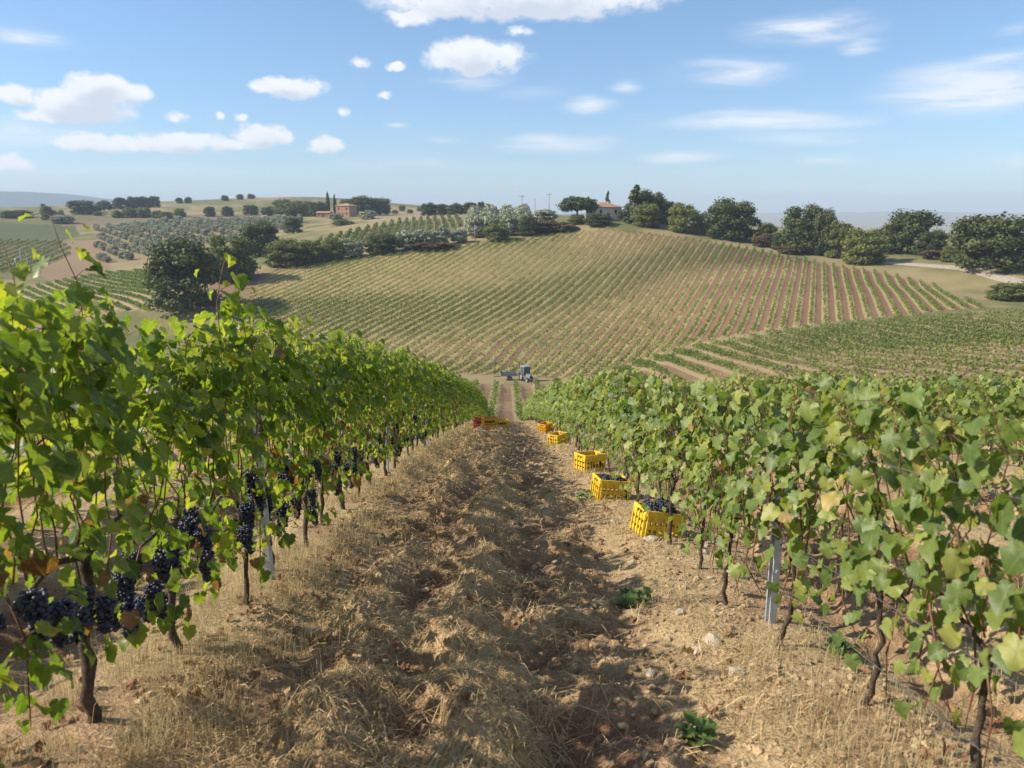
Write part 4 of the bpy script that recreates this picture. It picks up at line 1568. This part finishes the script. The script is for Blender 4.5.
# far left
tree('oak', 82, 214, 580, 26, 16, 'dark rounded tree alone against the blue hills')
tree('oak', 96, 212, 600, 12, 8, 'small dark tree beside the lone rounded one')
tree('bush', 47, 222, 540, 11, 20, 'pale upright poplar at the far left')
tree('bush', 58, 222, 545, 16, 12, 'green bush at the foot of the upright poplar')
tree('oak', 16, 220, 560, 34, 11, 'dark low tree clump on the far left ridge')
tree('olive', 62, 222, 520, 22, 8, 'pale silvery shrub below the upright poplar')
for u, v, Y, a, b_ in ((104, 207, 650, 16, 8), (120, 206, 655, 16, 9), (134, 205, 660, 16, 9), (145, 204, 665, 14, 9), (154, 203, 670, 12, 9)):
    tree('oak', u, v, Y, a, b_, 'small dark tree in the clump on the far skyline', 'trees in the far skyline clump')
for u, v, Y, a, b_ in ((118, 219, 560, 13, 9), (131, 219, 560, 16, 13), (145, 219, 560, 16, 12), (158, 220, 555, 13, 10), (167, 222, 545, 16, 10), (180, 218, 560, 12, 10), (98, 219, 570, 8, 6)):
    tree('bush', u, v, Y, a, b_, 'round green bush in the loose row on the far pasture', 'bushes on the far pasture')
for u, v, Y, a, b_, lb in ((210, 216, 560, 12, 10, 'small round tree first in the pasture pair'), (228, 216, 560, 13, 11, 'small round tree second in the pasture pair'), (251, 214, 570, 16, 11, 'green bush beyond the olive grove'), (268, 214, 560, 14, 9, 'green bush beside the far white van')):
    tree('oak', u, v, Y, a, b_, lb)
for u, v, Y in ((179, 199, 760), (188, 199, 765), (225, 198, 790), (240, 197, 800), (251, 197, 800)):
    tree('oak', u, v, Y, 8, 4, 'tiny shrub on the far skyline above the pasture', 'tiny skyline shrubs')
for u, v, Y in ((402, 209, 650), (420, 211, 640), (395, 216, 540), (410, 214, 560)):
    tree('bush', u, v, Y, 7, 5, 'tiny shrub on the bare far slope right of the orange house', 'shrubs on the bare far slope')

# the olive grove on the far slope
op = np.array(OLIVE_POLY)
n_ol = 0
ca, sa = math.cos(R(35)), math.sin(R(35))
for i in range(-60, 60):
    for j in range(-60, 60):
        a_, b_ = i * 8.6, j * 7.6
        x0, y0 = -165 + a_ * ca - b_ * sa, 400 + a_ * sa + b_ * ca
        if n_ol < 290 and in_poly(np.array([x0]), np.array([y0]), OLIVE_POLY)[0]:
            s = rnd.uniform(3.2, 4.5)
            tree('olive', 0, 0, 0, 0, 0, 'small grey-green olive tree of the grove on the far slope', 'olive grove on the far slope', (x0 + rnd.uniform(-.8, .8), y0 + rnd.uniform(-.8, .8)), (s, s * rnd.uniform(.7, .9)))
            n_ol += 1
print('olives', n_ol)

# ------------------------------------------------------------------ houses
M_cream = simple_mat('cream_render', (.70, .63, .52), .9, 0, .12, 1.2)
M_white = simple_mat('white_render', (.78, .76, .70), .85, 0, .08, 1.2)
M_tile = simple_mat('terracotta_tiles', (.36, .22, .14), .9, 0, .25, 4.0, bump=.6)
M_orange = simple_mat('orange_render', (.36, .20, .13), .9, 0, .15, .8)
M_glass = simple_mat('dark_window_glass', (.03, .035, .04), .15, 0, .1)
M_shut = simple_mat('brown_shutter', (.12, .07, .045), .7, 0, .2)
M_grey = simple_mat('grey_sheet', (.36, .38, .4), .6, 0, .1)


def window(parent, c, w_, h_, axis, sgn):
    """frame proud of the wall with a pane and shutters"""
    mb = MB()
    def bx(du, dz, su, sz, off, th):
        p = [c[0], c[1], c[2] + dz]
        p[1 - axis] += du
        p[axis] += sgn * off
        s = [su, su, sz]
        s[axis] = th
        return p, s
    for du in (-1, 1):
        mb.box(*bx(du * w_ / 2, 0, .08, h_ + .08, .03, .08))
    for dz in (-1, 1):
        mb.box(*bx(0, dz * h_ / 2, w_ + .08, .08, .034, .08))
    f = mb.obj('window', M_shut, parent)
    MB().box(*bx(0, 0, w_ - .08, h_ - .08, .012, .03)).obj('pane', M_glass, f)


def house(label, loc, rz, L, W, H, ov, rh, wallm, hip, wins, chim, name='farmhouse'):
    root = thing(name, label, 'house', loc, rz)
    mb = MB()
    mb.box((0, 0, H / 2 - .75), (L, W, H + 1.5))
    if not hip:
        for s in (-1, 1):
            mb.poly([(s * L / 2, -W / 2, H), (s * L / 2, W / 2, H), (s * L / 2, 0, H + rh)], [(0, 1, 2)])
    mb.obj('wall', wallm, root)
    e = ov
    k = (L / 2 - W / 2) if hip else L / 2 + e
    a = [(-L / 2 - e, -W / 2 - e, H), (L / 2 + e, -W / 2 - e, H), (L / 2 + e, W / 2 + e, H), (-L / 2 - e, W / 2 + e, H), (-k, 0, H + rh), (k, 0, H + rh)]
    th = .22
    pts = [(p[0], p[1], p[2] + .02) for p in a] + [(p[0], p[1], p[2] + .02 + th) for p in a]
    fs = [(0, 1, 5, 4), (2, 3, 4, 5), (1, 2, 5), (3, 0, 4)] if hip else [(0, 1, 5, 4), (2, 3, 4, 5)]
    faces = [f[::-1] for f in fs] + [tuple(i + 6 for i in f) for f in fs]
    rim = [0, 1, 2, 3] if hip else [0, 1, 5, 2, 3, 4]
    faces += [(rim[i], rim[(i + 1) % len(rim)], rim[(i + 1) % len(rim)] + 6, rim[i] + 6) for i in range(len(rim))]
    rf = MB().poly(pts, faces).obj('roof', M_tile, root)
    for (cx_, cy_) in chim:
        MB().box((cx_, cy_, H + rh * .75), (.7, .7, 1.5)).box((cx_, cy_, H + rh * .75 + .8), (.95, .95, .12)).obj('chimney', wallm, rf)
    for (axis, sgn, pos, zc, w_, h_) in wins:
        c = [0, 0, zc]
        c[axis] = sgn * (L / 2 if axis == 0 else W / 2)
        c[1 - axis] = pos
        window(root, c, w_, h_, axis, sgn)
    d = MB().box((0 if wins else 0, -W / 2 - .03, 1.05), (1.1, .08, 2.1)).obj('door', M_shut, root)
    MB().box((.4, -W / 2 - .09, 1.0), (.05, .05, .14)).obj('handle', M_galv, d)
    return root


hp = at(603, 219, 285)
hz = gz(hp[0], hp[1])
house('cream farmhouse with a hipped terracotta roof on the hill crest', (hp[0], hp[1], hz), R(22), 10.2, 7.6, 3.9, .45, 1.6, M_cream, True,
      [(1, -1, -3.0, 2.6, .8, 1.1), (1, -1, 2.8, 2.6, .8, 1.1), (0, -1, 1.6, 2.6, .7, 1.0)], [(2.5, .8)])
op_ = at(345, 218, 480)
house('square orange house beside the two dark cypresses', (op_[0] + 1.0, op_[1], gz(op_[0], op_[1])), R(-25), 9.5, 7.5, 6.0, .4, 1.3, M_orange, True,
      [(1, -1, -2.8, 4.4, .9, 1.2), (1, -1, 2.8, 4.4, .9, 1.2), (1, -1, -2.8, 1.7, .9, 1.2), (1, -1, 2.8, 1.7, .9, 1.2), (0, -1, -1.5, 4.4, .9, 1.2)], [(1, 1)], 'house')
op2 = at(325, 221, 478)
house('low ochre shed beside the orange house', (op2[0], op2[1], gz(op2[0], op2[1])), R(-10), 8.0, 5.0, 2.3, .3, .8, M_orange, False, [(1, -1, -2.6, 1.7, 1, 1)], [], 'shed')
sp_ = at(536, 217, 312)
house('low shed with a pale roof edge between the olives and the pine', (sp_[0], sp_[1], gz(sp_[0], sp_[1])), R(15), 6.5, 4.5, 2.6, .5, .8, M_white, False, [(1, -1, 1.9, 1.5, .8, .8)], [], 'shed')


def van(u, v, Y, rz, label):
    p = at(u, v, Y)
    root = thing('parked_van', label, 'van', (p[0], p[1], gz(p[0], p[1])), rz)
    mb = MB()
    prof = [(-2.4, .45), (-2.4, 2.1), (-2.2, 2.25), (1.1, 2.25), (1.75, 1.45), (2.35, 1.2), (2.45, .45)]
    n = len(prof)
    mb.poly([(a, -.95, b) for a, b in prof] + [(a, .95, b) for a, b in prof], [tuple(range(n))[::-1], tuple(range(n, 2 * n))] + [(i, (i + 1) % n, n + (i + 1) % n, n + i) for i in range(n)])
    mb.obj('body', M_white, root)
    MB().box((1.2, 0, 1.78), (.6, 1.93, .5)).obj('window', M_glass, root)
    MB().poly([(1.17, -.8, 2.2), (1.17, .8, 2.2), (1.72, .8, 1.52), (1.72, -.8, 1.52), (1.2, -.8, 2.23), (1.2, .8, 2.23), (1.75, .8, 1.55), (1.75, -.8, 1.55)], [(0, 1, 2, 3), (7, 6, 5, 4), (0, 4, 5, 1), (1, 5, 6, 2), (2, 6, 7, 3), (3, 7, 4, 0)]).obj('windscreen', M_glass, root)
    for sx in (-1.5, 1.55):
        for s in (-1, 1):
            MB().cyl((sx, s * .78, .36), (sx, s * .98, .36), .36, 16).obj('wheel', M_tyre, root)


M_tyre = simple_mat('black_rubber', (.025, .025, .025), .85, 0, .2)
van(284, 219, 490, R(10), 'small white van parked below the green tree')
van(266, 218, 500, R(-5), 'white van parked by the edge of the olive grove')

# ------------------------------------------------------------------ poles
M_pole = simple_mat('pole_concrete', (.36, .34, .31), .85, 0, .15)
M_porc = simple_mat('white_insulator', (.75, .76, .76), .3, 0, .05)


def pole(u, v, Y, top_v, label, arms=1, mat=None, group=None, r0=.14):
    p = at(u, v, Y)
    z = gz(p[0], p[1])
    h = max(at(u, top_v, Y)[2] - z, 3)
    root = thing('utility_pole', label, 'pole', (p[0], p[1], z), rnd.uniform(-.3, .3), group)
    MB().cyl((0, 0, -.5), (0, 0, h), r0, 10, r0 * .6).obj('pole_shaft', mat or M_wood, root)
    for a in range(arms):
        c = MB().box((0, 0, h - .5 - a * .9), (2.2, .12, .12)).obj('crossarm', mat or M_wood, root)
        for s in (-1, -.35, .35, 1):
            MB().cyl((s, 0, h - .44 - a * .9), (s, 0, h - .12 - a * .9), .07, 8, .05).obj('insulator', M_porc, c)


p = at(23, 276, 262)
root = thing('utility_pole', 'thin concrete pole with two side arms of white insulators above the vine leaves', 'pole', (p[0], p[1], gz(p[0], p[1])), R(10))
h = at(23, 248, 262)[2] - gz(p[0], p[1])
MB().cyl((0, 0, -.5), (0, 0, h), .24, 10, .16).obj('pole_shaft', M_pole, root)
c = MB().box((0, 0, h - 4.2), (3.6, .16, .16)).obj('crossarm', M_pole, root)
for s in (-1.75, 1.75):
    MB().cyl((s, 0, h - 4.9), (s, 0, h - 3.2), .16, 8, .12).obj('insulator', M_porc, c)
pole(509, 240, 262, 222, 'pale bare pole among the olive columns', 0, M_pole)
pole(475, 242, 259, 224, 'pale bare pole at the outer olive column', 0, M_pole)
pole(425, 252, 252, 240, 'pale short pole below the silvery olives', 0, M_pole)
pole(522, 217, 330, 195, 'dark utility pole beside the shed, first of three on the skyline', 1)
pole(535, 217, 335, 198, 'thinnest utility pole on the skyline, middle of three', 0)
pole(549, 216, 320, 193, 'utility pole with crossarm nearest the umbrella pine', 1)
for (u, v, Y, tv) in ((418, 300, 196, 282), (540, 288, 208, 262), (478, 262, 232, 246), (495, 372, 140, 335), (533, 318, 180, 300), (520, 285, 210, 268)):
    pole(u, v, Y, tv, 'thin dark wooden stake standing among the hillside vine rows', 0, None, 'stakes in the hillside vineyard', .06)

# ------------------------------------------------------------------ tractor and trailer at the foot of the strip
M_tbody = simple_mat('grey_blue_tractor_paint', (.19, .215, .235), .4, 0, .1)
M_tcab = simple_mat('pale_cab_paint', (.27, .29, .30), .45, 0, .08)
M_tglass = simple_mat('tinted_cab_glass', (.05, .09, .10), .08, 0, .1, spec=.8)
M_dark = simple_mat('dark_iron', (.04, .04, .045), .7, .2, .2)
tp = at(525.5, 383, 132)
tz = gz(tp[0], 132)
root = thing('tractor', 'narrow grey vineyard tractor with a tall glazed cab at the foot of the strip', 'tractor', (tp[0], 132, tz + .02), R(205))
# forward is +y
mb = MB()
mb.box((0, 1.35, 1.05), (.62, 1.5, .62), bevel=.08, taper=(.86, 1))
mb.box((0, 1.3, .62), (.42, 1.7, .34), bevel=.04)
mb.obj('hood', M_tbody, root)
MB().box((0, 2.115, 1.02), (.48, .05, .46), bevel=.015).obj('grille', M_dark, root)
for s in (-1, 1):
    MB().cyl((s * .2, 2.10, 1.22), (s * .2, 2.16, 1.22), .07, 12).obj('headlight', M_porc, root)
cabf = MB()
for sx in (-1, 1):
    for (y0, y1) in ((-.62, -.55), (.55, .45)):
        cabf.cyl((sx * .62, y0, .95), (sx * .56, y1, 2.42), .05, 8)
for sx in (-1, 1):
    cabf.box((sx * .62, 0, .93), (.09, 1.3, .10))
cabf.box((0, -.6, .93), (1.25, .09, .1))
cab = cabf.obj('cab', M_tcab, root)
MB().box((0, 0, 2.5), (1.32, 1.45, .17), bevel=.06).obj('roof', M_tcab, cab)
for sx in (-1, 1):
    MB().poly([(sx * .60, -.55, 1.0), (sx * .60, .50, 1.0), (sx * .54, .42, 2.40), (sx * .54, -.50, 2.40), (sx * .585, -.55, 1.0), (sx * .585, .50, 1.0), (sx * .525, .42, 2.40), (sx * .525, -.50, 2.40)], [(0, 1, 2, 3), (7, 6, 5, 4), (0, 4, 5, 1), (1, 5, 6, 2), (2, 6, 7, 3), (3, 7, 4, 0)]).obj('side_window', M_tglass, cab)
MB().box((0, .51, 1.72), (1.08, .02, 1.34)).obj('windscreen', M_tglass, cab)
MB().box((0, -.57, 1.72), (1.08, .02, 1.34)).obj('rear_window', M_tglass, cab)
MB().box((0, -.1, 1.05), (.5, .5, .12), bevel=.03).box((0, -.33, 1.4), (.5, .1, .6), bevel=.03).obj('seat', M_dark, cab)
MB().cyl((.3, 1.5, 1.3), (.3, 1.5, 2.1), .035, 8).obj('exhaust', M_dark, root)
for s in (-1, 1):
    for (yy, rr0, ww) in ((-.35, .66, .36), (1.75, .42, .26)):
        wl = MB()
        seg = 22
        pts = [Vector((s * (.62 - (0 if rr0 > .5 else .06)), yy + math.cos(2 * math.pi * k / seg) * rr0 * .8, rr0 + math.sin(2 * math.pi * k / seg) * rr0 * .8)) for k in range(seg + 1)]
        wl.tube(pts, rr0 * .24, 8, cap=False)
        for k in range(16):
            a = 2 * math.pi * k / 16
            wl.box((s * (.62 - (0 if rr0 > .5 else .06)), yy + math.cos(a) * rr0 * .98, rr0 + math.sin(a) * rr0 * .98), (ww, .06, .06), Matrix.Rotation(a, 3, 'X'))
        wo_ = wl.obj('wheel', M_tyre, root)
        MB().cyl((s * .5, yy, rr0), (s * .72, yy, rr0), rr0 * .6, 18).obj('rim', M_tcab, wo_)
    fb = MB()
    arc = [(s * .62, -.35 + math.cos(a) * .78, .66 + math.sin(a) * .78) for a in np.linspace(.35, 2.6, 9)]
    for a, b_ in zip(arc, arc[1:]):
        d = Vector(b_) - Vector(a)
        fb.box((Vector(a) + Vector(b_)) / 2, (.42, d.length * 1.04, .04), Matrix.Rotation(math.atan2(d.z, d.y), 3, 'X'))
    fb.obj('mudguard', M_tbody, root)

lp = at(508.5, 382.5, 133)
root = thing('farm_trailer', 'low grey flat trailer standing behind the tractor', 'trailer', (lp[0], 133, gz(lp[0], 133) + .02), R(96))
mb = MB()
mb.box((0, 0, .82), (1.7, 2.9, .1), bevel=.02)
mb.obj('bed', M_grey, root)
for s in (-1, 1):
    MB().box((s * .84, 0, 1.06), (.05, 2.9, .38), bevel=.012).obj('side_board', M_tbody, root)
    MB().box((0, s * 1.43, 1.06), (1.62, .05, .38), bevel=.012).obj('end_board', M_tbody, root)
MB().box((0, 1.95, .6), (.1, 1.1, .1)).obj('drawbar', M_dark, root)
MB().cyl((-.8, -.2, .38), (.8, -.2, .38), .05, 8).box((0, -.2, .56), (.9, .5, .4)).obj('axle', M_dark, root)
for s in (-1, 1):
    wl = MB()
    pts = [Vector((s * .78, -.2 + math.cos(2 * math.pi * k / 20) * .29, .38 + math.sin(2 * math.pi * k / 20) * .29)) for k in range(21)]
    wl.tube(pts, .10, 8, cap=False)
    wo_ = wl.obj('wheel', M_tyre, root)
    MB().cyl((s * .72, -.2, .38), (s * .84, -.2, .38), .2, 14).obj('rim', M_tcab, wo_)

# ------------------------------------------------------------------ the picker by the tractor
M_skin = simple_mat('skin', (.48, .30, .22), .6, 0, .08)
M_maroon = simple_mat('maroon_shirt_cloth', (.16, .035, .06), .85, 0, .15)
M_pink = simple_mat('pale_trouser_cloth', (.55, .42, .40), .85, 0, .1)
M_hair = simple_mat('dark_hair', (.02, .016, .013), .7, 0, .2)


def skinned(name, verts, edges, mat, parent, root_i=0, sub=2):
    me = bpy.data.meshes.new(name)
    me.from_pydata([v[:3] for v in verts], edges, [])
    o = link(name, me, [mat], parent)
    md = o.modifiers.new('skin', 'SKIN')
    for i, v in enumerate(verts):
        s = me.skin_vertices[0].data[i]
        s.radius = (v[3], v[4] if len(v) > 4 else v[3])
        s.use_root = (i == root_i)
    md.use_smooth_shade = True
    sb = o.modifiers.new('sub', 'SUBSURF')
    sb.levels = sub
    sb.render_levels = sub
    return o


pp = (at(534.5, 390, 121)[0], 121)
root = thing('person', 'grape picker in a maroon top and pale trousers beside the tractor', 'person', (pp[0], pp[1], gz(*pp)), R(120))
body = [(0, 0, .93, .13, .10), (0, 0, 1.15, .125, .09), (0, .02, 1.36, .155, .10), (0, .02, 1.48, .055), (0, .05, 1.58, .075, .09), (0, .05, 1.68, .085, .10), (0, .04, 1.76, .05),
        (-.10, .0, .88, .085), (-.11, .05, .48, .058), (-.12, -.03, .09, .042), (-.12, .10, .04, .04),
        (.10, .0, .88, .085), (.11, .09, .48, .058), (.12, .10, .09, .042), (.12, .23, .04, .04),
        (-.20, .02, 1.42, .055), (-.25, .06, 1.16, .042), (-.20, .27, 1.02, .033), (-.19, .36, 1.0, .03),
        (.20, .02, 1.42, .055), (.26, .05, 1.16, .042), (.22, .25, 1.0, .033), (.20, .34, .99, .03)]
ed = [(0, 1), (1, 2), (2, 3), (3, 4), (4, 5), (5, 6), (0, 7), (7, 8), (8, 9), (9, 10), (0, 11), (11, 12), (12, 13), (13, 14), (2, 15), (15, 16), (16, 17), (17, 18), (2, 19), (19, 20), (20, 21), (21, 22)]
skinned('body', body, ed, M_skin, root)
g = 1.13
shirt = [(0, 0, .90, .145, .115), (0, 0, 1.15, .14, .105), (0, .02, 1.36, .17, .115), (0, .02, 1.455, .075), (-.20, .02, 1.42, .07), (-.25, .06, 1.16, .055), (.20, .02, 1.42, .07), (.26, .05, 1.16, .055)]
skinned('shirt', shirt, [(0, 1), (1, 2), (2, 3), (2, 4), (4, 5), (2, 6), (6, 7)], M_maroon, root)
trou = [(0, 0, .92, .14, .115), (-.10, 0, .86, .10), (-.11, .05, .48, .072), (-.12, -.03, .12, .058), (.10, 0, .86, .10), (.11, .09, .48, .072), (.12, .10, .12, .058)]
skinned('trousers', trou, [(0, 1), (1, 2), (2, 3), (0, 4), (4, 5), (5, 6)], M_pink, root)
hair = [(0, .03, 1.66, .085, .095), (0, .02, 1.74, .075, .085), (0, -.03, 1.60, .06)]
skinned('hair', hair, [(0, 1), (0, 2)], M_hair, root)

# ------------------------------------------------------------------ air
m, t = new_mat('haze_air')
pv = t.n('ShaderNodeVolumePrincipled', inp={'Color': (.68, .82, 1.0, 1), 'Density': 0.00021, 'Anisotropy': 0.0})
o_ = t.n('ShaderNodeOutputMaterial')
t.t.links.new(pv.outputs[0], o_.inputs['Volume'])
lo = float(min((Zb + Zd).min(), -60)) - 1.0
hi_ = float((Zb + Zd).max()) + 12
hz_ = MB().box((0, 0, (lo + hi_) / 2), (15200, 15200, hi_ - lo)).obj('haze', m)
tag(hz_, 'thin pale haze over the whole valley fading the far hills', 'haze', kind='stuff')
